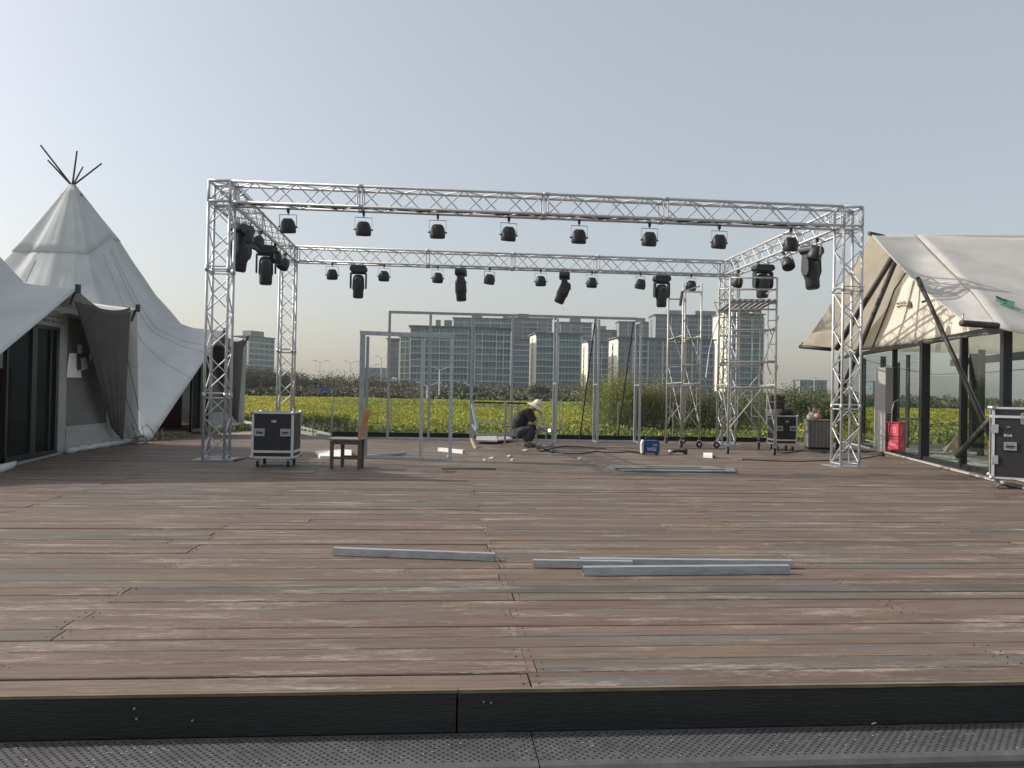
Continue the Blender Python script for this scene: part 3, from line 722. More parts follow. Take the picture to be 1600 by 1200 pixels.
for i, (u, X, lab) in enumerate(((390, -3.55, 'par light on the left side beam nearest the front column'), (408, -3.5, 'par light second along the left side beam, tilted'), (430, -3.5, 'par light third along the left side beam'), (447, -3.5, 'par light at the rear end of the left side beam'),
     (1277, 7.15, 'par light on the right side beam next to the front right fixture'), (1224, 7.15, 'tilted par light midway along the right side beam'), (1155, 7.15, 'par light at the rear end of the right side beam'))):
    p = PX(u, 380, X); copytree(par0, V(X, p.y, BEAMB), rot=(radians(0), radians((18, 30, -20, 25, -12, 30, -25)[i]), radians((60, 75, 90, 80, 100, 110, 80)[i])), label='dark '+lab)

def make_mover(label):
    t = thing('moving_head_light', label, 'stage light', (0, 0, 0), 0, 'long moving head lights hung from the truss')
    b = MB(); b.box((-.1, 0, .0), (.03, .05, .10)).box((.1, 0, .0), (.03, .05, .10)); b.build('clamp', M_galv, t)
    b = MB(); b.prism([(-.17, -.13, -.05), (.17, -.13, -.05), (.205, -.13, -.10), (.205, -.13, -.16), (.15, -.13, -.21), (-.15, -.13, -.21), (-.205, -.13, -.16), (-.205, -.13, -.10)], (0, .26, 0)); b.build('base', M_dark, t, bevel=.01)
    yo = MB()
    for s in (-1, 1): yo.prism([(s*.165, -.07, -.22), (s*.165, .07, -.22), (s*.165, .085, -.50), (s*.165, .05, -.60), (s*.165, -.05, -.60), (s*.165, -.085, -.50)], (s*.035, 0, 0))
    yo.box((0, 0, -.225), (.34, .15, .04)); yo.build('yoke', M_dark, t, bevel=.008)
    h = MB(); h.lathe([(.08, -.27), (.115, -.30), (.135, -.36), (.145, -.60), (.125, -.66), (.125, -.80), (.105, -.83), (.10, -.815)], (0, 0, 0), 20)
    hd = h.build('head', M_dark, t, smooth=True); MB().lathe([(.001, -.816), (.1, -.817), (.1, -.822), (.001, -.823)], (0, 0, 0), 16).build('lens', M_lens, hd)
    r_ = MB(); r_.path([(.09*cos(a), -.146, -.42+.06*sin(a)) for a in [pi*i/8 for i in range(9)]], .004, 4); r_.build('grab_handle', M_galv, hd)
    return t
mv = make_mover('bulky moving head light under the rear beam, leftmost')
ym = TY0+TD-tw+.1
mv.location = (PY(560, 440, ym).x, ym, BEAMB)
def tilt_head(o, ang):
    for ch in [c for c in bpy.data.objects if c.parent == o and c.name.startswith('head')]:
        ch.rotation_euler = (ang, 0, 0); p = V(0, 0, -.45); ch.location = p - Matrix.Rotation(ang, 3, 'X') @ p
o = copytree(mv, V(PY(720, 440, ym).x, ym, BEAMB), radians(82), 'side-on moving head light under the rear beam, second from the left'); tilt_head(o, radians(-4))
o = copytree(mv, V(PY(882, 440, ym).x, ym, BEAMB), radians(80), 'moving head light under the rear beam with its head swung to the left'); tilt_head(o, radians(22))
o = copytree(mv, V(PY(1034, 440, ym).x, ym, BEAMB), radians(6), 'bulky moving head light under the rear beam, rightmost')
p = PX(377, 380, -3.68); o = copytree(mv, V(-3.68, p.y, BEAMB), radians(70), 'large moving head light beside the front left column'); o.scale = (1.1, 1.1, 1.1); tilt_head(o, radians(8))
p = PX(416, 400, -3.68); o = copytree(mv, V(-3.68, p.y, BEAMB), radians(10), 'large moving head light halfway along the left side beam'); o.scale = (1.05,)*3
p = PX(1268, 400, 7.27); o = copytree(mv, V(7.27, p.y, BEAMB), radians(30), 'large moving head light beside the front right column'); tilt_head(o, radians(-6)); o.scale = (1.08,)*3
p = PX(1192, 430, 7.27); o = copytree(mv, V(7.27, p.y, BEAMB), radians(4), 'moving head light hanging above the scaffold platform'); o.scale = (1.1, 1.1, .95)

# ------------------------------------------------------------------ tipi tents on the left
def interp(xs_, ys_, x):
    for i in range(len(xs_)-1):
        if x <= xs_[i+1]: t = (x-xs_[i])/(xs_[i+1]-xs_[i]); return ys_[i]*(1-t)+ys_[i+1]*t
    return ys_[-1]
SS = (0, .12, .25, .35, .45, .6, .8, 1); GT = (0, .17, .36, .55, .72, .92, .985, 1); GG = (0, .15, .32, .44, .55, .70, .86, 1)
def cone(A, ring, nr, s0, s1, sub=14, off=0., seed=0, amp=1.):
    B = []
    for i in range(len(ring)):
        p, q = V(*ring[i]), V(*ring[(i+1) % len(ring)])
        n = max(3, int((q-p).length*5)) if sub else 3
        for k in range(n):
            t = k/n; e = p.lerp(q, t)
            if ring[i][2] > 2 and ring[(i+1) % len(ring)][2] > 2: e.z -= .22*sin(pi*t)
            B.append(e)
    nb = len(B); vs = []
    for j in range(nr+1):
        s = s0+(s1-s0)*j/nr
        for i, b in enumerate(B):
            f = min(1, b.z/2.6); g = interp(SS, GT, s)*f+interp(SS, GG, s)*(1-f)
            p = V(A.x+(b.x-A.x)*s, A.y+(b.y-A.y)*s, A.z+(b.z-A.z)*g)
            out = V(b.x-A.x, b.y-A.y, 1.2).normalized(); an = i/nb
            fold = noise.noise(V(cos(an*2*pi)*4.5+seed+s*2, sin(an*2*pi)*4.5, s*1.6))*.11*s*(1-s)*3 + noise.noise(V(cos(an*2*pi)*17+s*3, sin(an*2*pi)*17+seed, s*2.2))*.018*min(1, s*3) + noise.noise(V(p.x*.9+p.z*2.2, p.y*.9-p.z*1.4, seed))*.03*min(1, s*2)
            edge = 1 if s < .93 else max(0, (1-s)/.07)
            p += out*(fold*amp*edge+off); vs.append(p)
    fs = [(j*nb+i, j*nb+(i+1) % nb, (j+1)*nb+(i+1) % nb, (j+1)*nb+i) for j in range(nr) for i in range(nb)]
    m_ = MB(); m_.add(vs, fs); return m_
def grid(c00, c10, c01, c11, nu, nv, fn=None):
    vs = []
    for j in range(nv+1):
        for i in range(nu+1):
            a, b = i/nu, j/nv; p = (V(*c00)*(1-a)+V(*c10)*a)*(1-b)+(V(*c01)*(1-a)+V(*c11)*a)*b
            if fn: p = p+fn(a, b)
            vs.append(p)
    m_ = MB(); m_.add(vs, [(j*(nu+1)+i, j*(nu+1)+i+1, (j+1)*(nu+1)+i+1, (j+1)*(nu+1)+i) for j in range(nv) for i in range(nu)]); return m_
NO = V(-10.1, 13.85, 0)         # near tent origin
def NW(u, v, X=-6.5): return PX(u, v, X)-NO
def tipi(label, origin, seed):
    t = thing('tipi_tent', label, 'tent', origin, 0, 'white tipi tents on the left')
    A = V(0, 0, 6.75)
    ring = [(3.9, -4.9, .02), (4.1, .1, 2.77), (4.12, 2.72, 2.72), (3.85, 3.75, .02), (1.5, 4.6, .0), (-3.5, 4.6, 0), (-5.2, 0, 0), (-3.5, -4.9, 0), (1.2, -5.6, 0)]
    cone(A, ring, 34, .015, 1, seed=seed).build('canvas', M_tent, t, smooth=True, solid=.006)
    cm = cone(A, ring, 34, .28, 1, seed=seed, off=.006); nb = len(cm.v)//35
    for k in sorted(random.Random(seed).sample(range(nb), 9)): MB().path([cm.v[j*nb+k] for j in range(0, 35, 2)]+[cm.v[34*nb+k]], .008, 4).build('seam', M_wallc, t)
    cone(A, ring, 8, .01, .25, off=.018, seed=seed, amp=1).build('top_cap', M_tent, t, smooth=True, solid=.006)
    b = MB()
    for du, dl, dd in ((-.70, .62, .1), (-.62, .86, -.5), (.05, .58, .5), (.23, .80, -.3), (.72, .60, .1)):
        a = A+V(0, 0, -.15); b = MB(); b.tube(a-V(du, dd, dl)*.4, a+V(du, dd, dl+.12), .028, 8, .022); b.build('crown_pole', M_pole, t)
    for (c, q) in (((4.1, .1, 2.77), (3.7, .3, 0)), ((4.12, 2.72, 2.72), (3.75, 2.75, 0))):
        MB().tube(V(*c)+V(.0, 0, .05), V(*c)+V(-.1, 0, -.25), .02, 8).build('porch_pole', M_pole, t); MB().box(V(*c)+V(.02, 0, .02), (.07, .06, .14)).build('pole_cap', mat('strap_blue', (.02, .035, .06), .5), t)
    # entrance wall x = 3.6
    X = 3.6; wy0 = -1.55; def_top = lambda y: min(2.5, 2.77+(y-.1)*(2.77/5.0)-.12)
    d0, d1, pw = NW(8, 600).y, NW(90, 600).y, NW(104, 600).y; w0, w1 = NW(104, 600).y, NW(167, 600).y; wt, wb = NW(120, 498).z, NW(130, 664).z; e1 = NW(197, 600).y
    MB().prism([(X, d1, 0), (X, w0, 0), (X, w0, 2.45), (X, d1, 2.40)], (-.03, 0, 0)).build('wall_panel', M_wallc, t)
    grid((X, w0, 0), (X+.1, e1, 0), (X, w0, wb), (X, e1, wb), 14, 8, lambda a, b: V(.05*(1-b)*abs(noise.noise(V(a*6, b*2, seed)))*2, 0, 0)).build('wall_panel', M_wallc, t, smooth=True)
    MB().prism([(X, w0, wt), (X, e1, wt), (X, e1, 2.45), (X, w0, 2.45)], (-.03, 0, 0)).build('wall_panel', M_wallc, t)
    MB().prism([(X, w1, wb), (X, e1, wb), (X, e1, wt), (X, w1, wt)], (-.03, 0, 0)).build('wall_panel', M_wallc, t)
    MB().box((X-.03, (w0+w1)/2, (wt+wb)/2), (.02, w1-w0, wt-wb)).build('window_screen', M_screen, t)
    dm = (d0+d1)/2; dt = 2.16
    fr = MB()
    zt = def_top(d0)
    fr.prism([(X+.02, d0, 0), (X+.02, d0+.05, 0), (X+.02, d0+.05, zt-.1), (X+.02, d0, zt-.12)], (-.06, 0, 0))
    for yy, ww in ((dm, .16), (d1-.05, .10), ((d1+dm)/2+.12, .03)):
        fr.box((X-.01, yy, min(dt, def_top(yy))/2), (.06, ww, min(dt, def_top(yy)) - .0))
    fr.box((X-.01, (dm+d1)/2, dt-.02), (.07, (d1-dm), .06)); fr.box((X-.01, (d0+d1)/2, .04), (.07, d1-d0, .08)); fr.build('door_frame', M_frame, t)
    for a, c in ((d0+.05, dm-.08), (dm+.08, d1-.1)):
        MB().prism([(X-.02, a, .08), (X-.02, c, .08), (X-.02, c, min(dt, def_top(c))), (X-.02, a, min(dt, def_top(a)))], (-.008, 0, 0)).build('glass_door', M_dglass, t)
    MB().prism([(X, dm-.3, dt), (X, d1, dt), (X, d1, 2.45), (X, dm+.15, 2.42)], (-.03, 0, 0)).build('sign_panel', M_wallc, t)
    b = MB()
    rs = random.Random(seed)
    for q in range(2):
        for k in range(9): b.box((X+.006, dm+.28+k*.085, 2.34-q*.08), (.004, rs.uniform(.02, .05), rs.uniform(.02, .05)))
    b.build('sign_marks', M_ink, t, kind='stuff')
    # interior: floor, and a maroon cabinet added for the doors' pinkish reflection
    MB().box((1.2, 0, -.02+.035), (4.6, 5.2, .03)).build('inner_floor', M_path, t)
    MB().box((2.6, dm+.5, .75), (.5, .7, 1.4)).build('cabinet', mat('reflection_maroon', (.12, .02, .035), .5), t)
    # white valance rolls at the wall foot
    b = MB(); pts = [(X+.12+.03*sin(k*1.9), w0-.2+k*(e1-w0+.3)/14, .05) for k in range(15)]; b.path(pts, [.05+.015*sin(k*2.7) for k in range(15)], 8); b.build('ground_flap', M_tent, t, smooth=True)
    # dark curtain under the porch tips
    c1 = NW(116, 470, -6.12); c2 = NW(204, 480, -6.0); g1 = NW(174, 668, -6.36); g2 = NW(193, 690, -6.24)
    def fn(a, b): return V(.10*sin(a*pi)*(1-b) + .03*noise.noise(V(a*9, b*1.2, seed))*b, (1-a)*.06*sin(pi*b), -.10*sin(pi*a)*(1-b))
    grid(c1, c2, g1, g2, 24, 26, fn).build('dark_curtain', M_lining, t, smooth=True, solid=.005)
    return t
far = tipi('full white tipi tent with crossed poles at its peak behind the near tent', (-10.1, 23.05, 0), 2)
near = tipi('white tipi tent cut by the left picture edge with papers taped on its dark window', tuple(NO), 9)
# taped papers
for i, pts in enumerate([[(108, 552), (119, 552), (119, 574), (121, 580), (126, 577), (127, 590), (104, 590), (105, 572)], [(121, 538), (128, 539), (128, 552), (121, 552)], [(126, 560), (134, 558), (137, 576), (128, 579)], [(139, 553), (144, 551), (144, 561), (140, 565)]]):
    pp = [PX(u, v, -6.485) for u, v in pts]
    tag(MB().prism(pp, (.004, 0, 0)).build('taped_paper', M_white), ['large torn white paper taped low on the dark tent window', 'small upright white paper, topmost on the dark tent window', 'tilted white paper right of the large torn one', 'narrow white paper farthest right on the dark tent window'][i], 'paper', 'papers taped on the tent window')
# pale threshold strip by the tent row
tag(MB().bar(G(-60, 745, .02), G(128, 700, .02), .03, .03).build('threshold_strip', M_galvb), 'thin pale strip along the deck before the near tent doors', 'strip')
tag(MB().path([G(-25, 737, .04), G(0, 733, .05), G(18, 727, .05), G(24, 722, .04)], [.05, .06, .05, .02], 8).build('rolled_canvas', M_tent, smooth=True), 'rolled white canvas end at the left picture edge on the deck', 'canvas')
# guy ropes and debris between tents
b = MB()
for (a, c) in (((196, 620), (222, 688)), ((199, 560), (217, 640)), ((205, 660), (214, 690))): b.tube(PX(a[0], a[1], -6.05), PX(c[0], c[1], -6.05), .006, 5)
t = thing('guy_rope', 'thin dark guy ropes between the two white tents', 'rope', (-6.05, 17.5, 0)); b.build('rope', M_black, t, world=True)
t = thing('twig_pile', 'tangled dry twigs and cord on the deck where the tents meet', 'twigs', tuple(G(230, 693)))
b = MB()
for i in range(46):
    p = V(random.uniform(-.35, .45), random.uniform(-.9, 1.0), random.uniform(.01, .12)); d = V(random.uniform(-.25, .25), random.uniform(-.5, .5), random.uniform(-.05, .4 if i % 3 == 0 else .12)); b.path([p, p+d*.5+V(.02, .02, .02), p+d], .006, 4)
b.build('twigs', M_bark, t, kind='stuff')

# ------------------------------------------------------------------ right tent
WA = V(10.39, 18.06, 0); WB = V(9.04, 12.53, 0); WD = (WB-WA).normalized(); WN = V(WD.y, -WD.x, 0)
if WN.x > 0: WN = -WN
def PW(u, v, off=0.):
    d = ray(u, v); p0 = WA+WN*off; t = (p0-V(0, 0, CH)).dot(WN)/d.dot(WN); return V(0, 0, CH)+d*t
def WP(s, z, off=0.): p = WA+WD*s+WN*off; return V(p.x, p.y, z)      # s metres towards the viewer
rt = thing('pavilion_tent', 'large canvas pavilion with glazed front and cream gable on the right', 'tent', (10.2, 15, 0))
def sw(u, off=0.): return (PW(u, 640, off)-WA).dot(WD)
T = PD(1361, 366, 17.2); Rr = PD(1504, 501, 12.7); Lf = PD(1252, 542, 21.0); Sx = PD(1431, 367, 17.7); Q = PD(1541, 477, 13.0); E = PD(1562, 514, 12.2)
ridge2 = Sx-WN*7.6+V(0, .3, -.05); E2 = E-WN*7.5+V(0, 0, -.10)
def wr(sd, am): return lambda a, b: V(0, 0, 1)*(am*noise.noise(V(a*4, b*3, sd))*sin(pi*min(1, max(0, a)))*1.0 - .0)
# flap : T-R edge to S-Q fold
vs = []; nu, nv = 20, 26
def flap(a, b):
    e = T.lerp(Rr, b); f = Sx.lerp(Q, b) if b < .86 else Sx.lerp(Q, .86).lerp(E, (b-.86)/.14)
    p = e.lerp(f, a); return p+V(0, 0, -.10*sin(pi*b)*(1-a*.5)-.10*sin(pi*a)*sin(pi*b)+.03*noise.noise(V(a*2, b*9, 1))*sin(pi*a))
b = MB(); b.add([flap(i/nu, j/nv) for j in range(nv+1) for i in range(nu+1)], [(j*(nu+1)+i, j*(nu+1)+i+1, (j+1)*(nu+1)+i+1, (j+1)*(nu+1)+i) for j in range(nv) for i in range(nu)])
b.build('roof_flap', M_tentr, rt, world=True, smooth=True, solid=.012)
def roof(a, b):
    e = Sx.lerp(ridge2, a); f = (Sx.lerp(Q, b) if b < .86 else Sx.lerp(Q, .86).lerp(E, (b-.86)/.14)); g = e.lerp(E2, b) if a > 0 else f
    top = Sx.lerp(ridge2, a); bot = E.lerp(E2, a); left = f; lin = top.lerp(bot, b); corr = left-Sx.lerp(E, b)
    return lin+corr*(1-a)**2+V(0, 0, -.16*min(1, a*9)*b**3-.16*sin(pi*b)*min(1, a*3)-.05*sin(pi*min(1, a*2))*(1-b)+.02*noise.noise(V(a*14, b*3, 4)))
b = MB(); nu, nv = 40, 24; b.add([roof(i/nu, j/nv) for j in range(nv+1) for i in range(nu+1)], [(j*(nu+1)+i, j*(nu+1)+i+1, (j+1)*(nu+1)+i+1, (j+1)*(nu+1)+i) for j in range(nv) for i in range(nu)])
b.build('roof_canvas', M_tentr, rt, world=True, smooth=True, solid=.012)
bk = PD(1480, 560, 21.5); bk = V(15.5, 18.9, 2.35)
b = grid(T, Lf, Sx+V(0, 0, .0), V(11.6, 20.5, 2.5), 16, 8, lambda a, b: V(0, 0, -.12*sin(pi*a)))
b.build('roof_canvas', M_under, rt, world=True, smooth=True, solid=.012)
b = grid(Sx, V(11.6, 20.5, 2.5), ridge2, V(17.5, 20.6, 2.5), 12, 12); b.build('roof_canvas', M_under, rt, world=True, smooth=True, solid=.012)
MB().tube(T+V(-.05, 0, .02), T+V(.35, .1, -.02), .045, 8).build('ridge_pole_end', M_pole, rt, world=True)
# gable
gl = PW(1327, 549, .02); gr = PW(1567, 519, .02); ga = WP(sw(1440), 4.12, .02)
cv = MB(); n = 16
top = [gl.lerp(ga, i/n)+V(0, 0, -.12*sin(pi*i/n)) for i in range(n)]+[ga.lerp(gr, i/n)+V(0, 0, -.16*sin(pi*i/n)) for i in range(n+1)]
botp = [gl.lerp(gr, i/(2*n)) for i in range(2*n+1)]
vs = []
for a, c in zip(botp, top): c2 = V(a.x, a.y, c.z) ; 
vs = []
for i in range(2*n+1):
    bp_ = botp[i]; f = i/(2*n); tp = top[i]
    for j in range(7): vs.append(bp_.lerp(tp, j/6)+WN*.02*noise.noise(V(f*8, j*.5, 2)))
b = MB(); b.add(vs, [(i*7+j, (i+1)*7+j, (i+1)*7+j+1, i*7+j+1) for i in range(2*n) for j in range(6)]); b.build('gable', M_cream, rt, world=True, smooth=True, solid=.006)
b = MB()
for pts in ([(1417, 424), (1398, 452), (1384, 490), (1362, 546)], [(1417, 424), (1432, 440), (1447, 468)]):
    b.path([PW(u, v, .045) for u, v in pts], .018, 6)
b.path([gl+WN*.03, gr+WN*.03], .022, 6); b.build('gable_piping', M_lining, rt, world=True)
# gable print : two rows of strokes and a little house emblem
b = MB(); rs = random.Random(3)
for q in range(2):
    for k in range(5):
        u0 = 1401.5+k*3.1; v0 = 473.5+q*5.2-k*.45
        for st in range(4):
            du, dv = rs.uniform(-.9, .9), rs.uniform(-1.5, 1.5); hz_ = rs.random() < .5
            a = PW(u0+du, v0+dv, .045); c = PW(u0+du+(1.7 if hz_ else .1), v0+dv+(.0 if hz_ else 2.0), .045); b.bar(a, c, .012, .01)
b.prism([PW(u, v, .045) for u, v in ((1417.2, 482.5), (1418.6, 475), (1421, 469), (1422.3, 471), (1424, 475), (1424, 481), (1422, 481), (1420.5, 479.5), (1419, 482))], tuple(WN*.004)); b.build('gable_print', M_ink, rt, world=True)
b = MB()     # green roof print
def RP(u, v, D): return PD(u, v, D)
dg_ = 12.3
def onroof(u, v):          # ray against roof surface plane near Q
    p1, p2, p3 = roof(.02, .62), roof(.14, .62), roof(.05, .80); n_ = (p2-p1).cross(p3-p1).normalized(); d = ray(u, v); t_ = (p1-V(0, 0, CH)).dot(n_)/d.dot(n_); s_ = -1 if n_.dot(d) > 0 else 1
    return V(0, 0, CH)+d*t_+n_*s_*.07
for (a, c, wd) in (((1554, 469), (1555, 475), .05), ((1557, 471), (1558, 476), .05), ((1560, 472), (1563, 478), .05), ((1555, 470), (1568, 476), .03), ((1554, 475.5), (1566, 480), .03), ((1566, 475), (1583, 480.5), .05), ((1567, 479.5), (1572, 481.5), .04), ((1574, 480), (1582, 483), .04), ((1561, 482), (1578, 487), .025), ((1577, 486), (1592, 491), .03)):
    b.bar(onroof(*a), onroof(*c), .006, wd)
b.build('roof_print', M_green, rt, world=True)
# glazed wall
def post(u, w_, z1, off=0., name='post', m=M_frame): s = sw(u, off); q = WP(s, z1/2+.03, off); MB().box(q, (w_, w_, z1), rz=atan2(WD.y, WD.x)).build(name, m, rt, world=True)
ZT = 2.36
for u, w_ in ((1312, .08), (1346, .045), (1397, .10), (1444, .16), (1505, .11), (1571, .13)): post(u, w_, ZT)
cq = WP(sw(1571), 0)
for k, dd in enumerate((.42, 2.2, 4.4, 6.6)):
    q = cq-WN*dd; MB().box((q.x, q.y, ZT/2+.03), (.08, .08, ZT), rz=atan2(WD.y, WD.x)).build('post', M_frame, rt, world=True)
    p_ = cq-WN*((.42, 2.2, 4.4, 6.6)[k-1] if k else 0); c_ = (p_+q)/2; MB().box((c_.x, c_.y, ZT/2), (.012, (q-p_).length-.1, ZT-.1), rz=atan2(WD.y, WD.x)).build('glass_pane', M_glass, rt, world=True)
MB().bar(V(cq.x, cq.y, ZT)-WN*.1, V(cq.x, cq.y, ZT)-WN*6.6, .09, .07).build('top_rail', M_frame, rt, world=True); MB().bar(V(cq.x, cq.y, .05)-WN*.1, V(cq.x, cq.y, .05)-WN*6.6, .09, .07).build('bottom_rail', M_frame, rt, world=True)
for u0, u1 in ((1318, 1344), (1348, 1391), (1403, 1434), (1453, 1500), (1511, 1563)):
    s0, s1 = sw(u0), sw(u1); MB().box(WP((s0+s1)/2, ZT/2), (abs(s1-s0), .012, ZT-.1), rz=atan2(WD.y, WD.x)).build('glass_pane', M_glass, rt, world=True)
s0, s1 = sw(1312), sw(1640)
MB().bar(WP(s0, ZT+.02), WP(sw(1570), ZT+.02), .10, .09).build('top_rail', M_frame, rt, world=True)
MB().bar(WP(s0, .05), WP(sw(1570), .05), .09, .09).build('bottom_rail', M_frame, rt, world=True)
# far side glazing posts and door leaf
for (u, D, w_, z1) in ((1379, 21.0, .10, 2.3), (1403, 22, .06, 2.2), (1418, 20, .07, 2.3), (1521, 19, .14, 2.3), (1533, 17.5, .10, 2.3), (1350, 22, .06, 2.3)):
    p = PD(u, 640, D); MB().box((p.x, p.y, z1/2+.03), (w_, w_, z1)).build('rear_post', M_frame, rt, world=True)
MB().bar(PD(1403, 655, 16.0), PD(1440, 655, 15.4), .05, .05).build('door_bar', M_frame, rt, world=True)
MB().box((13.4, 15.4, .015), (6.6, 6.4, .03)).build('inner_floor', M_conc, rt, world=True)
MB().bar(WP(sw(1318), 2.25, -2.8), WP(sw(1620), 2.25, -2.8), .08, .18).build('rear_beam', M_frame, rt, world=True)
# white sill rails in front
for k, (a, c, w_) in enumerate((((1318, 690), (1640, 772), .05), ((1352, 693), (1640, 760), .07), ((1345, 686), (1640, 748), .04))):
    MB().bar(G(*a, .03), G(*c, .03), w_, .03).build('sill_rail', M_wallc, rt, world=True)
# struts and outriggers
def strut(p0, p1, r_, nm='strut', m=M_pole): MB().tube(p0, p1, r_, 10).build(nm, m, rt, world=True, smooth=True)
strut(PD(1434, 434, 14.2), PD(1555, 700, 12.5), .037); strut(PD(1437, 436, 14.25), PD(1559, 698, 12.55), .012, m=M_galvb)
strut(PD(1555, 648, 12.4), PD(1496, 712, 13.7), .05)
strut(PD(1401, 404, 16.6), PD(1318, 605, 17.4), .05); strut(PD(1397, 398, 16.8), PD(1307, 545, 18.9), .06)
strut(PD(1318, 605, 17.0), PD(1308, 703, 17.2), .04)
strut(PD(1249, 541.5, 20.9), PD(1300, 546, 20.4), .05, 'outrigger'); strut(PD(1503, 505, 11.75), PD(1558, 509, 12.2), .05, 'outrigger')
strut(PD(1504, 506, 11.75), PD(1504.5, 489, 11.75), .012, 'outrigger_hook', M_galv); strut(PD(1249, 542, 18.9), PD(1255, 535, 18.9), .014, 'outrigger_hook')
strut(PD(1447, 470, 14.0), PD(1441, 472, 14.1), .02, 'outrigger_hook')
# standing unit inside, cupboard, furniture
p = PD(1355, 700, 17.9); t = thing('floor_air_conditioner', 'tall off white cabinet with dark grille behind the truss column', 'air conditioner', (p.x+.55, p.y+.3, 0), .2)
MB().box((0, 0, .98), (.24, .35, 1.9)).build('cabinet', mat('grey_white_casing', (.32, .32, .31), .5), t, bevel=.01)
b = MB()
for k in range(14): b.box((-.0, -.18, .2+k*.052), (.16, .012, .03))
b.build('grille', M_black, t); MB().box((0, 0, 2.02-1.0), (.0, .0, .0)) 
p = WP(sw(1524), 0, -.55); t = thing('orange_wooden_stand', 'orange wooden shelf frame behind the glass next to the big case', 'stand', (p.x, p.y, .03), .3)
for x in (-.2, .2):
    for y in (-.2, .2): MB().box((x, y, .42), (.045, .045, .84)).build('leg', M_orange, t)
for z in (.82, .42): MB().box((0, 0, z), (.46, .46, .035)).build('shelf', M_orange, t)
MB().box((0, .19, .62), (.4, .02, .36)).build('back_panel', M_orange, t)
p = WP(sw(1557), 1.38, -1.3); t = thing('dark_umbrella', 'dark rounded umbrella shape standing inside the glazed pavilion', 'umbrella', (p.x, p.y, 0))
MB().lathe([(.02, 1.62), (.25, 1.55), (.5, 1.38), (.62, 1.12), (.60, 1.10), (.02, 1.2)], (0, 0, 0), 16).build('canopy', mat('dark_green_fabric', (.03, .038, .03), .9), t, smooth=True); MB().tube((0, 0, .03), (0, 0, 1.6), .02).build('pole', M_frame, t)
# cardboard and clutter at glass foot
p = G(1490, 706, .05); t = thing('folded_cardboard', 'folded brown cardboard piece leaning at the pavilion sill', 'cardboard', tuple(p))
MB().prism([(-.2, 0, 0), (.12, -.05, 0), (.08, .0, .42), (-.02, .05, .22), (-.2, .1, .05)], (.02, .04, 0)).build('sheet', M_card, t); MB().box((0, -.06, .02), (.28, .08, .03), rz=.3).build('flap', M_card, t)
t = thing('drooping_cable', 'thin wires strung inside the pavilion glass', 'cable', tuple(WP(sw(1400), 2.1, -1)))
b = MB(); b.path([PD(1350, 562, 18.5), PD(1400, 575, 17.5), PD(1460, 585, 16.5), PD(1530, 583, 15), PD(1600, 577, 14)], .006, 4); b.path([PD(1580, 560, 13.2), PD(1579, 590, 13.2), PD(1581, 632, 13.2)], .005, 4); b.build('wire', M_black, t, world=True)

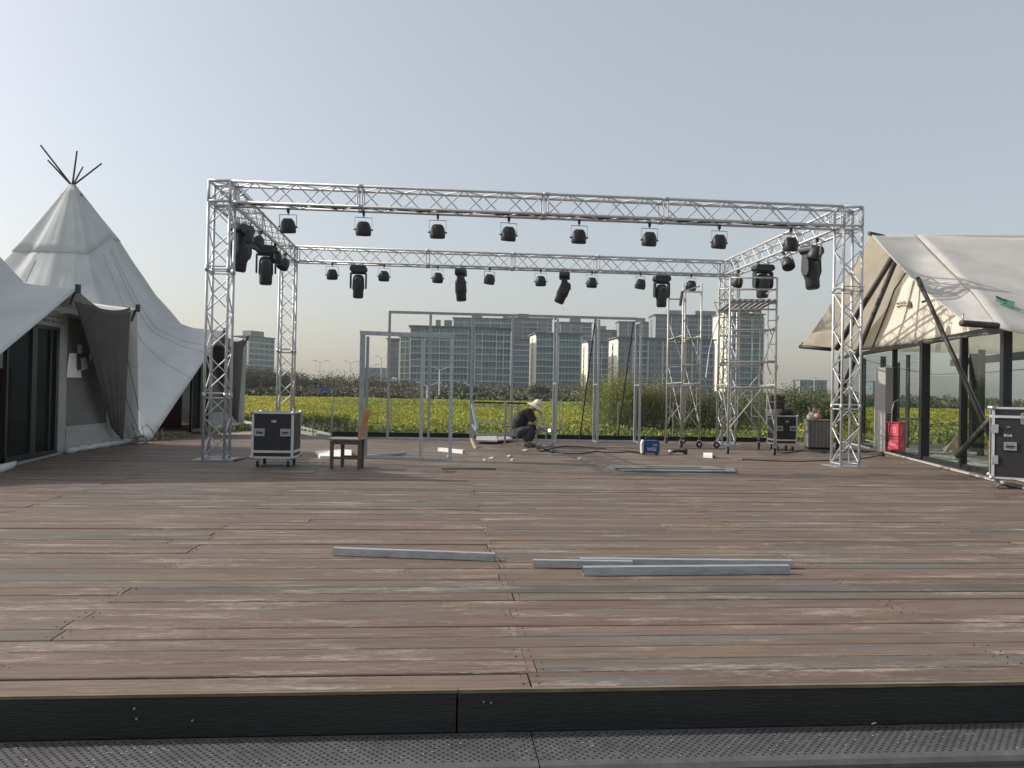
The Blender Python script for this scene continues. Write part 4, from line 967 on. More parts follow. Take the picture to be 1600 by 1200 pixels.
# ------------------------------------------------------------------ scaffolds
def scaffold(label, p_fl, W, D, H, rz, rungs, deckz=None, toprail=True, wheel=.075, brace=True, side_ladders=True):
    t = thing('rolling_scaffold', label, 'scaffold', tuple(p_fl), rz); r_ = .022; wz = wheel*2+.06
    for x in (0, W):
        for y in (0, D):
            MB().tube((x, y, wz), (x, y, H), r_, 8).build('standard', M_tube, t, smooth=True)
            c = emptypart('caster', t, (x, y, 0))
            MB().lathe([(.02, -.02), (wheel, -.02), (wheel, .02), (.02, .02)], (0, 0, wheel), 16, Matrix.Rotation(pi/2, 3, 'Y') if (x+y) % .7 < .35 else Matrix.Rotation(pi/2, 3, 'X')).build('wheel', M_rub, c)
            MB().lathe([(.005, -.024), (wheel*.45, -.024), (wheel*.45, .024), (.005, .024)], (0, 0, wheel), 12, Matrix.Rotation(pi/2, 3, 'Y') if (x+y) % .7 < .35 else Matrix.Rotation(pi/2, 3, 'X')).build('hub', M_tube, c)
            bb = MB(); bb.box((.03, 0, wheel*1.5), (.008, .04, wheel*1.6)).box((-.03, 0, wheel*1.5), (.008, .04, wheel*1.6)).box((0, 0, wheel*2.25), (.08, .05, .02)); bb.build('fork', M_galv, c)
    for z in rungs:
        for y in (0, D): MB().tube((0, y, z), (W, y, z), .019, 8).build('ledger', M_tube, t, smooth=True)
    for x in (0, W):
        for z in [z for z in rungs[::2]]: MB().tube((x, 0, z+.06), (x, D, z+.06), .016, 6).build('transom', M_tube, t, smooth=True)
    if side_ladders:
        for y in (0, D):
            for z0 in rungs[:-1:2]:
                for x in (W*.2, W*.82):
                    MB().path([(x, y, z0), (x, y, z0-.75), (x-(.05 if x < W/2 else -.05)*1.6, y, z0-.95)], .012, 6).build('inner_upright', M_tube, t, smooth=True)
                for k in range(2): MB().tube((0, y, z0-.3-.35*k), (W*.2, y, z0-.3-.35*k), .011, 6).tube((W*.82, y, z0-.3-.35*k), (W, y, z0-.3-.35*k), .011, 6).build('spacer', M_tube, t)
    if brace:
        zs = [.45, H*.5, H*.78]
        for x in (0, W):
            for a, c in zip(zs[:-1], zs[1:]):
                MB().tube((x+.03, 0, a), (x+.03, D, c), .010, 6).build('cross_brace', M_galv, t); MB().tube((x+.045, D, a), (x+.045, 0, c), .010, 6).build('cross_brace', M_galv, t)
        for y in (D*.02, D*1.02):
            MB().tube((0, y+.03, .5), (W, y+.03, .5+W*1.3), .012, 6).build('cross_brace', M_tube, t); MB().tube((W, y+.04, .45), (0, y+.04, .45+W*1.3), .012, 6).build('cross_brace', M_tube, t)
    if deckz:
        b0 = emptypart('platform', t, (0, 0, 0))
        MB().tube((0, 0, deckz), (W, 0, deckz), .024, 8).build('platform_ledger', M_tube, b0); MB().tube((0, D, deckz), (W, D, deckz), .024, 8).build('platform_ledger', M_tube, b0)
        for k in range(8): MB().box((.06+k*(W-.12)/7, D/2, deckz+.03), ((W-.12)/7*.62, D+.3, .03)).build('platform_slat', M_galv, b0)
    return t
pA = G(1137, 709, 0); pA2 = G(1210, 711, 0); angA = 0
# solve width at the front-left's depth
WAs = (pA2-pA).length
scaffold('rolling tube scaffold with a slatted platform under the rear right truss corner', pA, WAs, 1.85, PD(1212, 425, 16.3).z, atan2(pA2.y-pA.y, pA2.x-pA.x), [G(1137, 603).z if False else PD(1137, 604, 16.5).z, PD(1137, 563, 16.5).z, PD(1137, 511, 16.5).z, PD(1137, 478, 16.5).z, PD(1137, 446, 16.5).z, PD(1137, 427, 16.5).z], deckz=PD(1137, 466, 16.5).z)
pB = G(1064, 699); pB2 = V(pB.x+.42, pB.y-.05, 0)
scaffold('narrow rolling scaffold left of the platform one', pB, .43, 1.5, PD(1068, 442, 18.9).z, -.05, [PD(1064, 602, 18.9).z, PD(1064, 570, 18.9).z, PD(1064, 528, 18.9).z, PD(1064, 455, 18.9).z], brace=True, side_ladders=True)
tag(MB().path([PD(1066, 455, 18.8), PD(1064, 470, 18.8), PD(1063, 478, 18.8)], [.03, .04, .03], 6).build('hanging_strap', M_dark), 'dark strap hanging at the top of the narrow scaffold', 'strap')
tag(MB().bar(PD(1067, 455, 18.75), PD(1094, 447, 18.75), .03, .03).build('loose_tube', M_galvb), 'short bright tube lashed across the top of the narrow scaffold', 'metal tube')
t = thing('hanging_cable', 'pale cable drooping from the rear right truss corner past the scaffold', 'cable', tuple(PD(1120, 470, 19)))
MB().path([PD(1132, 445, 18.9), PD(1136, 462, 18.9), PD(1128, 474, 18.9), PD(1116, 472, 18.9), PD(1122, 485, 18.8), PD(1124, 497, 18.8), PD(1115, 520, 18.8), PD(1108, 550, 18.8), PD(1103, 590, 18.7)], .012, 6).build('cable_run', M_galvb, t, world=True)

# ------------------------------------------------------------------ welded tube frames
BF = .062
t = thing('large_tube_frame', 'wide square tube steel frame wall before the far railing', 'metal frame', (1.8, 20, 0)); YF = 20.0
pxs = [(607, 488), (671, 489.5), (737, 490.5), (800, 492), (866, 494), (929, 495.5), (993, 497)]
zt = 3.13
xsF = [PY(u, 600, YF).x for u, v in pxs]
for x in xsF: MB().box((x, YF, zt/2), (BF, BF, zt-BF)).build('post', M_galv, t, world=True)
MB().box(((xsF[0]+xsF[-1])/2, YF, zt), (xsF[-1]-xsF[0]+BF, BF, BF)).build('top_rail', M_galv, t, world=True)
MB().box(((xsF[0]+xsF[-1])/2, YF-.0, .03), (xsF[-1]-xsF[0]-BF, BF*.9, BF*.9)).build('bottom_rail', M_galvb, t, world=True)
for x in xsF[4:]:
    xo = x-.02; MB().box((xo, YF-.55, zt/2-.05), (BF*.8, BF*.8, zt-.1)).build('front_post', M_galvb, t, world=True)
    MB().bar((xo, YF-.55+BF/2, zt-.14), (xo, YF-BF/2, zt-.14), BF*.7).build('tie', M_galvb, t, world=True); MB().bar((xo, YF-.55+BF/2, .04), (xo, YF-BF/2, .04), BF*.7).build('tie', M_galvb, t, world=True)
    MB().bar((xo, YF-.55+BF/2, 1.45), (xo, YF-BF/2, 1.45), BF*.6).build('tie', M_galvb, t, world=True)
for i, (a, c, d_) in enumerate((((906, 684), (930, 500), 20.6), ((965, 683), (990, 502), 20.6))):
    t2 = MB().bar(PD(a[0], a[1], 20.3), PD(c[0], c[1], 20.1), .03, .03).build('leaning_rod', M_frame)
    tag(t2, ('dark thin rod leaning at the second last post of the wide frame', 'dark thin rod leaning at the right end of the wide frame')[i], 'rod', 'dark rods leaning on the frame')
# gate frame
g0 = G(563, 716); g1 = G(703, 721); g2 = G(657, 719)
t = thing('gate_tube_frame', 'shorter square tube gate frame standing behind the chair', 'metal frame', tuple((g0+g1)/2)); zt = 2.13; W3 = .07
z0_ = PD(560, 521, 14.4).z; z1_ = PD(703, 525, 13.85).z
for g_, z_, w_, mm in ((g0, z0_, .085, M_galv), (g1, z1_, .06, M_galvb), (g2, z1_, .055, M_galvb)):
    MB().box((g_.x, g_.y, (z_-.04)/2), (w_, w_, z_-.04)).build('post', mm, t, world=True)
g0b = g0+V(.085, .05, 0); MB().box((g0b.x, g0b.y, z0_/2-.03), (.05, .05, z0_-.06)).build('post', M_galv, t, world=True)
MB().bar((g0.x-.04, g0.y, z0_), (g1.x+.04, g1.y, z1_), .07, .07).build('top_rail', M_galv, t, world=True)
MB().bar((g0.x, g0.y-.0, .03), (g1.x, g1.y, .03), .05, .05).build('bottom_rail', M_galvb, t, world=True)
q = G(625, 710); MB().bar((g0b.x, g0b.y, .03), (q.x+.1, q.y+.0, .03), .045, .045).build('bottom_rail', M_galvb, t, world=True)
# small frame beside the worker
D0 = 18.3; t = thing('small_tube_frame', 'low unfinished tube frame left of the crouching worker', 'metal frame', tuple(G(745, 698)))
a = PD(738, 628, D0); c = PD(790, 629, D0+.6); zz = a.z
fl = G(739, 692); fr_ = V(PD(790, 629, D0+.6).x, PD(790, 629, D0+.6).y, 0)
for p in (fl, V(fl.x+.02, fl.y+1.0, 0), fr_, V(fr_.x+.35, fr_.y+.6, 0)): MB().box((p.x, p.y, zz/2), (.045, .045, zz)).build('post', M_galv, t, world=True)
MB().bar((fl.x, fl.y, zz-.02), (fr_.x+.75, fr_.y-.0, zz-.02), .04, .04).build('top_rail', M_frame, t, world=True)
MB().bar((fl.x, fl.y, .50), (fr_.x+.7, fr_.y, .50), .04).build('middle_rail', M_galvb, t, world=True); MB().bar((fl.x, fl.y, .2), (fr_.x+.7, fr_.y, .2), .05).build('lower_rail', M_galv, t, world=True)
t2 = thing('leaning_tube', 'bright square tube leaning against the low unfinished frame', 'metal tube', tuple(G(745, 690)))
MB().bar(PD(738, 632, D0-.2), PD(746, 671, D0-.6), .055).build('tube', M_galvb, t2, world=True); MB().bar(PD(738, 664, D0-.2), PD(745, 673, D0-.5), .04).build('offcut', M_galvb, t2, world=True)
t2 = thing('leaning_offcut', 'short rusty offcut leaning at the foot of the low unfinished frame', 'metal tube', tuple(G(741, 700)))
MB().bar(PD(736, 686, D0-.3), PD(743, 702, D0-1.2), .04).build('tube', M_card, t2, world=True)

# ------------------------------------------------------------------ loose tubes on the deck
def floortube(label, a, c, w_, z=.0, m=M_galvb, wall=.004, grp='square steel tubes lying on the deck'):
    p, q = V(a.x, a.y, z+w_/2+.002), V(c.x, c.y, z+w_/2+.002); d = (q-p).normalized(); s = V(0, 0, 1).cross(d); u = V(0, 0, 1); h = w_/2; i_ = h-wall
    t_ = thing('steel_tube', label, 'metal tube', tuple((p+q)/2), 0, grp); vs = []
    for e in (p, q):
        for k in (h, i_): vs += [e+s*k+u*k, e-s*k+u*k, e-s*k-u*k, e+s*k-u*k]
    fs = []
    for i in range(4):
        j = (i+1) % 4; fs += [(i, j, 8+j, 8+i), (4+i, 12+i, 12+j, 4+j), (i, 4+i, 4+j, j), (8+i, 8+j, 12+j, 12+i)]
    b = MB(); b.add(vs, fs); b.build('tube_body', m, t_, world=True); return t_
floortube('single square steel tube lying left of the group on the deck', G(521, 867), G(773, 876), .052)
floortube('short tube end sticking out left of the tube group', G(833, 886), G(988, 888), .05)
floortube('rear long tube of the group right of centre', G(906, 884), G(1237, 887), .052)
floortube('front long tube of the group, nearest the viewer', G(911, 899), G(1232, 896), .056)
floortube('white plastic tube short piece lying behind the gate frame', G(686, 705), G(725, 709), .07, m=M_white, grp=None)
floortube('pale tube lying in front of the wide frame, left of centre', G(690, 734), G(775, 734), .03, m=M_gbrd, grp=None)
# boards
def board(label, pts, z, th, m, name='board', cat='board', grp=None):
    P_ = [G(u, v, z) for u, v in pts]; P_ = [V(p.x, p.y, z) for p in P_]; t_ = MB().prism(P_, (0, 0, th)).build(name, m); 
    return tag(t_, label, cat, grp)
board('lowest grey green board in the pile right of centre', [(975, 737), (1150, 739), (1147, 733), (948, 730)], .003, .02, M_gbrd, grp='grey green boards piled on the deck')
board('middle grey green board in the pile right of centre', [(962, 732.5), (1132, 734), (1105, 729), (952, 728)], .024, .016, M_gbrd, grp='grey green boards piled on the deck')
board('small top strip on the grey green board pile', [(1010, 729.5), (1095, 731), (1085, 728), (1012, 727.5)], .042, .012, M_gbrd, grp='grey green boards piled on the deck')
board('white board lying on the deck under the chair', [(500, 717), (549, 718), (549, 707), (536, 706), (492, 709)], .003, .05, M_white)
board('white painted board lying beneath the low unfinished frame', [(744, 690), (777, 691), (776, 684), (744, 684)], .05, .04, mat('pale_board', (.5, .47, .42), .7))
board('narrow wood plank lying next to the white painted board', [(776, 690), (800, 688), (800, 683), (778, 684)], .05, .03, mat('pale_wood', (.38, .31, .26), .7))
board('white plastic box on the deck in front of the narrow scaffold', [(1099, 715), (1113, 716), (1113, 711), (1099, 711)], .003, .05, M_white, 'plastic_box', 'box')
b0 = mat('paper_scraps', (.42, .40, .37), .8); rs = random.Random(5)
for i, (u, v, s) in enumerate(((768, 716, 8), (795, 713, 6), (800, 719, 5), (757, 719, 5), (820, 704, 9), (700, 713, 4), (905, 717, 5), (1370, 697, 5))):
    s *= .6; pts = [(u-s, v+rs.uniform(-.6, 1)), (u-s*.2, v-1.5), (u+s, v-rs.uniform(.3, 1.3)), (u+s*.3, v+1.2)]
    board('pale scrap on the deck '+['left of the worker boots, rear', 'nearer the worker boots', 'flat before the worker', 'leftmost, before the low frame', 'by the worker boots', 'beside the gate frame foot', 'left of the blue machine, front', 'by the pavilion sill'][i], pts, .003, .012, b0, 'scrap', 'scrap', 'pale scraps on the deck')

# ------------------------------------------------------------------ flight cases
def flight_case(label, loc, rz, W, D, H, zc=.14, front_handles=True, lid=False, side_corner=True, gname=None, wheelr=.045):
    t = thing('flight_case', label, 'flight case', loc, rz, gname); e = .03
    MB().box((W/2, D/2, zc+(H-zc)/2), (W-.012, D-.012, H-zc-.012)).build('body_panel', M_panel, t)
    b = MB()
    for x in (0, W):
        for y in (0, D): b.box((x+(e/2 if x == 0 else -e/2), y+(e/2 if y == 0 else -e/2), (zc+H)/2), (e+.004, e+.004, H-zc))
    for z in (zc+.012, H-.012):
        for y in (0, D): b.box((W/2, y+(e/2 if y == 0 else -e/2), z), (W-2*e, e+.003, .026))
        for x in (0, W): b.box((x+(e/2 if x == 0 else -e/2), D/2, z), (e+.003, D-2*e, .026))
    b.build('edge_profile', M_alub, t)
    b = MB(); zl = H-.13 if lid else zc+.10
    for y in (-.003, D+.003): b.box((W/2, y, zl), (W-2*e, .012, .035))
    for x in (-.003, W+.003): b.box((x, D/2, zl), (.012, D-2*e, .035))
    b.build('lid_profile', M_alub, t)
    for x in (0, W):
        for y in (0, D):
            for z in (zc+.01, H-.01): MB().lathe([(.004, -.028), (.03, -.02), (.034, 0), (.03, .02), (.004, .028)], (x*1.0, y*1.0, z), 8).build('ball_corner', M_galvb, t, smooth=True)
    def handle(x, z, w_=.15, h_=.11):
        g = emptypart('recessed_handle', t, (x, -.004, z)); b_ = MB()
        b_.box((0, 0, h_/2-.008), (w_, .012, .016)).box((0, 0, -h_/2+.008), (w_, .012, .016)).box((-w_/2+.008, 0, 0), (.016, .012, h_-.03)).box((w_/2-.008, 0, 0), (.016, .012, h_-.03)); b_.build('dish_frame', M_galvb, g)
        MB().box((0, .003, 0), (w_-.03, .008, h_-.03)).build('dish', M_galv, g); MB().box((0, -.008, .0), (w_*.62, .014, .02)).build('grip', M_black, g)
        MB().box((0, -.004, -.024), (w_*.62, .006, .006)).build('grip_bar', M_black, g)
    if front_handles:
        zh = zc+(H-zc)*(.46 if lid else .56); handle(W*.19, zh); handle(W*.81, zh)
    if lid:
        for x in (W*.36, W*.78): 
            g = emptypart('butterfly_latch', t, (x, -.008, zl-.02)); b_ = MB(); s = .07
            b_.box((0, 0, s), (2*s, .012, .014)).box((0, 0, -s), (2*s, .012, .014)).box((-s, 0, 0), (.014, .012, 2*s-.014)).box((s, 0, 0), (.014, .012, 2*s-.014)); b_.build('latch_frame', M_galvb, g)
            MB().lathe([(.004, -.006), (.035, -.006), (.035, .004), (.004, .004)], (0, 0, 0), 10, Matrix.Rotation(pi/2, 3, 'X')).build('turn_key', M_galvb, g); MB().box((0, .003, 0), (2*s-.02, .006, 2*s-.02)).build('latch_dish', M_galv, g)
        for z in (zc+.26, H-.30): MB().box((.035, -.008, z), (.085, .014, .12)).build('edge_latch', M_galvb, t, bevel=.004)
    MB().box((W*.53, -.004, zc+(H-zc)*.80), (.07, .008, .035)).build('label_plate', M_galvb, t) if not lid else None
    if lid:
        g = textmesh('stencil', 'RDA', .05, Matrix.Translation((.19, -.004, H-.39)) @ Matrix.Rotation(pi/2, 4, 'X'), M_text, t); g = textmesh('stencil', '1-4', .03, Matrix.Translation((.19, -.004, H-.27)) @ Matrix.Rotation(pi/2, 4, 'X'), M_text, t)
    for x in (.08, W-.08):
        for y in (.08, D-.08):
            c = emptypart('caster', t, (x, y, 0)); MB().lathe([(.01, -.015), (wheelr, -.015), (wheelr, .015), (.01, .015)], (0, 0, wheelr), 14, Matrix.Rotation(pi/2, 3, 'Y')).build('wheel', M_rub if not lid else M_galv, c)
            MB().box((0, 0, zc-.03), (.07, .07, .015)).box((.022, 0, wheelr+.03), (.006, .04, zc-.07)).box((-.022, 0, wheelr+.03), (.006, .04, zc-.07)).build('fork', M_galv, c)
    return t
M_alub = mat('case_aluminium', (.62, .62, .64), .4, .35, var=.08, vscale=8)
cl = G(392, 730); 
flight_case('black flight case on wheels standing left of the chair', (cl.x, cl.y, 0), radians(-1), .62, .62, .84)
cr = G(1549, 763); flight_case('large black flight case cut by the right picture edge', (cr.x, cr.y, 0), radians(-33), 1.15, .6, 1.13, lid=True, wheelr=.05)
cm = G(1211, 704); flight_case('black flight case carrying coiled cables right of the scaffold', (cm.x, cm.y, 0), radians(-6), .50, .62, .80)
# gear on that case
def onc(x, y, z): return V(cm.x+x, cm.y+y, .80+z)
t = thing('cable_pile', 'tall pile of coiled dark cable on the small flight case', 'cable coil', tuple(onc(.17, .3, 0)))
b = MB()
for k in range(11):
    R_ = .16-.015*abs(sin(k*1.3)); pts = [(R_*cos(a)+.015*sin(k*2.1), R_*sin(a)+.015*cos(k*1.7), .15+.028*k+.012*sin(3*a+k)) for a in [2*pi*i/22 for i in range(23)]]; b.path(pts, .016, 6)
for k in range(7): a = k*.9; b.path([(.16*cos(a), .16*sin(a), .18+.02*k), (.21*cos(a+.4), .21*sin(a+.4), .25+.015*k), (.15*cos(a+.9), .15*sin(a+.9), .34)], .012, 5)
b.build('coils', mat('cable_mauve', (.075, .062, .075), .7, var=.3, vscale=20), t, smooth=True)
t = thing('canvas_bundle', 'pale cloth bundle on top of the coiled cable pile', 'bundle', tuple(onc(.17, .3, .49)))
MB().lathe([(.03, -.04), (.15, -.03), (.165, .03), (.14, .09), (.10, .13), (.02, .15)], (0, 0, 0), 14).build('cloth', mat('cream_cloth', (.55, .53, .42), .8, var=.25, vscale=9, bump=.6, bscale=14), t, smooth=True); MB().lathe([(.155, .0), (.172, .008), (.172, .03), (.155, .035)], (0, 0, 0), 16).build('cord', M_cream, t)
t = thing('audio_mixer', 'grey cable box lying under the coil on the small flight case', 'equipment', tuple(onc(.1, .3, .0)))
MB().box((-.02, 0, .07), (.26, .36, .13)).build('casing', M_galv, t, bevel=.006)
for k in range(3): MB().lathe([(.004, -.004), (.02, -.004), (.016, .02), (.004, .02)], (-.1+k*.07, -.185, .08), 10, Matrix.Rotation(pi/2, 3, 'X')).build('knob', M_galvb, t)
t = thing('black_gear_bag', 'black soft bag at the right edge of the small flight case top', 'bag', tuple(onc(.40, .28, 0)))
MB().lathe([(.10, 0), (.14, .03), (.145, .09), (.12, .135), (.03, .15)], (0, 0, .004), 14).build('bag_body', M_black, t, smooth=True)
t = thing('black_gear_bag', 'flat black bag between mixer and round bag on the flight case', 'bag', tuple(onc(.24, .2, 0)))
MB().box((0, 0, .06), (.16, .3, .115)).build('bag_body', M_black, t, bevel=.03)
# silver case right of it
cs = G(1262, 702); t = thing('silver_equipment_case', 'grey metal ribbed case beside the small flight case', 'case', (cs.x+.0, cs.y, 0), radians(-16))
M_slv = mat('brushed_grey_case', (.22, .21, .20), .5, .3, var=.25, vscale=7, stretch=(8, 8, 1))
MB().box((.27, .3, .36), (.52, .6, .62)).build('body_panel', M_slv, t, bevel=.01)
b = MB()
for x in (.02, .11, .19, .27, .36, .44, .52): b.box((x, -.002, .36), (.012, .012, .62))
b.build('rib', M_galv, t); MB().box((.27, .3, .685), (.56, .64, .03)).build('lid', M_slv, t); MB().box((.27, .3, .03), (.5, .5, .05)).build('skid', M_black, t)
def bag(label, p, s, m):
    t_ = thing('plastic_bag', label, 'plastic bag', tuple(p), 0, 'plastic bags on the grey case')
    MB().lathe([(.03, 0), (.09*s, .01), (.11*s, .08*s), (.07*s, .15*s), (.03*s, .18*s)], (0, 0, .004), 12).build('bag_body', m, t_, smooth=True)
    MB().prism([(-.05*s, -.01, .15*s), (-.09*s, -.01, .30*s), (-.05*s, -.01, .28*s), (-.02*s, -.01, .17*s)], (0, .012, 0)).build('bag_handle', m, t_); MB().prism([(.05*s, -.01, .15*s), (.06*s, -.01, .30*s), (.03*s, -.01, .27*s), (.01*s, -.01, .17*s)], (0, .012, 0)).build('bag_handle', m, t_)
bag('white plastic carrier bag standing on the grey case', PD(1268, 657, 18.1), 1.0, mat('white_film', (.5, .55, .52), .4, translucent=.4)); bag('small pink plastic bag standing on the grey case', PD(1277, 656, 18.0), .85, mat('pink_film', (.6, .3, .28), .4, translucent=.3))

# ------------------------------------------------------------------ chair
ch = G(513, 733); t = thing('wooden_chair', 'old wooden chair seen from its side with lighter slatted back', 'chair', (ch.x, ch.y, 0), radians(-9))
sw_, sd, sh = .42, .40, .455      # x forward-left; back at +x
for (x, y) in ((.02, 0), (.09, .34)): MB().prism([(x-.0, y, 0), (x+.045, y, 0), (x+.05, y, sh-.03), (x-.005, y, sh-.03)], (0, .04, 0)).build('leg', M_wood, t)
for (x, y) in ((.44, 0), (.40, .34)):
    MB().prism([(x, y, 0), (x+.045, y, 0), (x+.05, y, sh), (x+.0, y, sh)], (0, .04, 0)).build('leg', M_wood, t)
    MB().prism([(x, y, sh), (x+.05, y, sh), (x+.125, y, .90), (x+.085, y, .91)], (0, .035, 0)).build('back_post', M_orange, t)
MB().box((.22, .19, sh-.005), (.50, .44, .028)).build('seat', mat('grey_seat', (.20, .19, .18), .45, var=.2), t, bevel=.006)
MB().box((.25, .015, sh-.05), (.40, .02, .06)).box((.25, .365, sh-.05), (.36, .02, .06)).box((.055, .19, sh-.05), (.02, .34, .06)).build('apron', M_wood, t)
MB().box((.26, .02, .17), (.38, .022, .03)).build('stretcher', M_wood, t); MB().box((.27, .36, .17), (.32, .022, .03)).build('stretcher', M_wood, t)
MB().box((.525, .19, .855), (.03, .36, .09)).build('top_rail', M_orange, t)
for k in range(4): MB().prism([(.45, .07+k*.075, sh+.03), (.465, .07+k*.075, sh+.03), (.53, .07+k*.075, .83), (.515, .07+k*.075, .83)], (0, .03, 0)).build('back_slat', M_orange, t)

# ------------------------------------------------------------------ red box
rb = G(1410, 707.5, .04); t = thing('red_drawer_box', 'red two tier metal box with pale markings before the pavilion glass', 'box', (rb.x, rb.y, .06), radians(28))
hW = .27; MB().box((0, .13, .33), (hW, .26, .60)).build('box_body', M_red, t)
# sides facing left (-x rotated) carry panels
for z in (.19, .48):
    MB().box((-hW/2-.006, .13, z), (.012, .24, .26)).build('drawer_front', mat('sunlit_red', (.62, .075, .11), .5), t)  # brighter red than the body: sunlight on the fronts put into the colour
b = MB()
for z in (.19, .48):
    for q, (dy, dz, w_, h_) in enumerate(((0, .05, .10, .012), (0, .0, .012, .11), (-.05, .0, .012, .1), (.05, .0, .012, .1), (0, -.05, .12, .012))): b.box((-hW/2-.013, .13+dy, z+dz), (.003, w_, h_))
b.build('box_marks', mat('pink_print', (.75, .4, .4), .6), t)
MB().box((0, .13, .645), (hW+.03, .29, .03)).build('top_lid', M_red, t)
for x in (-.1, .1):
    for y in (.03, .23): MB().box((x, y, .005), (.03, .03, .06)).build('foot', M_red, t)
tag(MB().path([PD(1394, 660, 16.6), PD(1393, 655, 16.6), PD(1394, 640, 16.6), PD(1397, 628, 16.6), PD(1404, 624.5, 16.6)], .012, 6).build('white_hose', M_wallc), 'pale curved hose rising from the red box', 'hose')
tag(MB().path([PD(1390, 664, 17.0), PD(1388, 690, 17.0), G(1383, 701, .01), G(1376, 711, .01), G(1350, 716, .01), G(1300, 719, .012), G(1240, 721, .012), G(1160, 718, .012), G(1115, 713, .012)], .011, 6).build('ground_cable', M_black), 'long black cable running from the red box across the deck', 'cable')
tag(MB().box(PD(1378, 711, 16.2), (.07, .1, .05)).build('cable_plug', M_black), 'small black plug on the cable near the pavilion sill', 'plug')

# ------------------------------------------------------------------ welding machine, grinder, cables
wm = G(1017, 711); t = thing('welding_machine', 'blue welding machine with carrying handle and white print', 'welding machine', (wm.x, wm.y, 0), radians(-4))
MB().prism([(-.17, 0, .03), (.17, 0, .03), (.18, 0, .14), (.17, 0, .27), (.14, 0, .295), (-.15, 0, .295), (-.175, 0, .26), (-.18, 0, .1)], (0, .17, 0)).build('casing', M_blue, t, bevel=.008)
MB().prism([(-.185, -.004, .03), (-.155, -.004, .03), (-.152, -.004, .25), (-.135, -.004, .30), (-.165, -.004, .30), (-.195, -.004, .22)], (0, .178, 0)).build('front_bezel', mat('bezel_white', (.6, .6, .62), .4), t)
MB().path([(-.10, .085, .29), (-.085, .085, .335), (-.05, .085, .35), (.09, .085, .35), (.125, .085, .335), (.14, .085, .29)], .014, 8).build('carry_handle', M_black, t, smooth=True)
textmesh('print', 'WSE', .095, Matrix.Translation((.015, -.003, .115)) @ Matrix.Rotation(pi/2, 4, 'X'), M_text, t); textmesh('print', '250', .06, Matrix.Translation((.08, -.003, .20)) @ Matrix.Rotation(pi/2, 4, 'X'), M_text, t)
b = MB()
for k in range(6): b.box((-.115+.0, -.002, .09+k*.022), (.05, .004, .009))
b.build('vent_slot', M_black, t)
for x in (-.13, .13): MB().box((x, .085, .014), (.03, .16, .028)).build('foot', M_rub, t)
gp_ = G(1057, 710); t = thing('angle_grinder', 'black and red battery angle grinder lying on the deck', 'power tool', (gp_.x, gp_.y, 0), radians(4))
MB().path([(-.10, 0, .06), (.02, 0, .075), (.12, 0, .07), (.16, 0, .06)], [.035, .03, .028, .03], 10).build('tool_body', M_black, t, smooth=True); MB().box((.19, 0, .06), (.07, .08, .11)).build('battery', M_black, t, bevel=.008)
MB().lathe([(.02, 0), (.045, .005), (.04, .05), (.02, .06)], (-.13, 0, .03), 12).build('gear_head', M_galvb, t, smooth=True); MB().lathe([(.004, .012), (.062, .012), (.062, .02), (.004, .022)], (-.15, 0, .0), 18).build('disc_guard', mat('tool_red', (.3, .04, .03), .5), t)
def wob(pts, name, lab, r_=.012, m=M_black): return tag(MB().path([G(u, v, r_+.003) for u, v in pts], r_, 6).build(name, m, smooth=True), lab, 'cable', 'cables on the deck')
wob([(1003, 709), (985, 706), (965, 707), (945, 706.5), (930, 705), (922, 707), (905, 709), (880, 708), (862, 705)], 'welding_cable', 'front welding cable from the blue machine to the worker')
wob([(1003, 707), (980, 704), (960, 703), (935, 700), (905, 698), (882, 697), (870, 699), (862, 701), (850, 703)], 'welding_cable', 'rear welding cable rising towards the workpiece')
wob([(862, 702), (870, 705), (864, 707), (853, 704), (845, 705), (838, 701), (848, 700), (858, 703)], 'welding_cable', 'tangled loop of cable under the workpiece')
wob([(1290, 708), (1270, 706), (1252, 704), (1240, 706), (1225, 708), (1215, 706)], 'power_lead', 'black lead lying under the small flight case', .014)
wob([(1270, 704), (1300, 707), (1330, 705), (1350, 706), (1372, 704)], 'power_lead', 'black lead lying behind the front right truss column', .014)
wob([(366, 720), (378, 717), (388, 714)], 'power_lead', 'short black lead between the front left column and the case', .012)

# workpiece being welded
wp = G(838, 697); t = thing('workpiece_stand', 'low welded steel stand in front of the worker', 'metal frame', (wp.x, wp.y, 0), radians(-4)); zt = .36
for (x, y) in ((0, 0), (.22, .0), (.38, 0), (.0, .35), (.38, .35)): MB().box((x, y, zt/2), (.03, .03, zt)).build('leg', M_galv, t)
MB().bar((-.12, 0, zt), (.42, 0, zt), .045).build('top_rail', M_galv, t); MB().bar((-.1, .35, zt), (.42, .35, zt), .045).build('top_rail', M_galv, t); MB().bar((.30, .03, zt), (.30, .32, zt), .04).build('cross_rail', M_galv, t)
MB().bar((-.05, -.1, .06), (.35, .05, .02), .03).build('loose_strip', M_galvb, t); MB().bar((-.1, .2, .02), (.25, -.2, .03), .03).build('loose_strip', M_galvb, t); MB().bar((.0, -.2, .02), (.3, .28, .05), .025).build('loose_strip', M_galv, t)
arc = PD(858.5, 672.5, 17.7); t = thing('welding_arc', 'small dazzling white welding arc at the end of the workpiece', 'welding arc', tuple(arc))
b = MB(); b.lathe([(.002, -.026), (.018, -.017), (.026, 0), (.018, .017), (.002, .026)], (0, 0, 0), 12); b.build('arc_spark', mat('arc_light', (1, 1, 1), .5, emis=((.85, .92, 1), 25)), t)

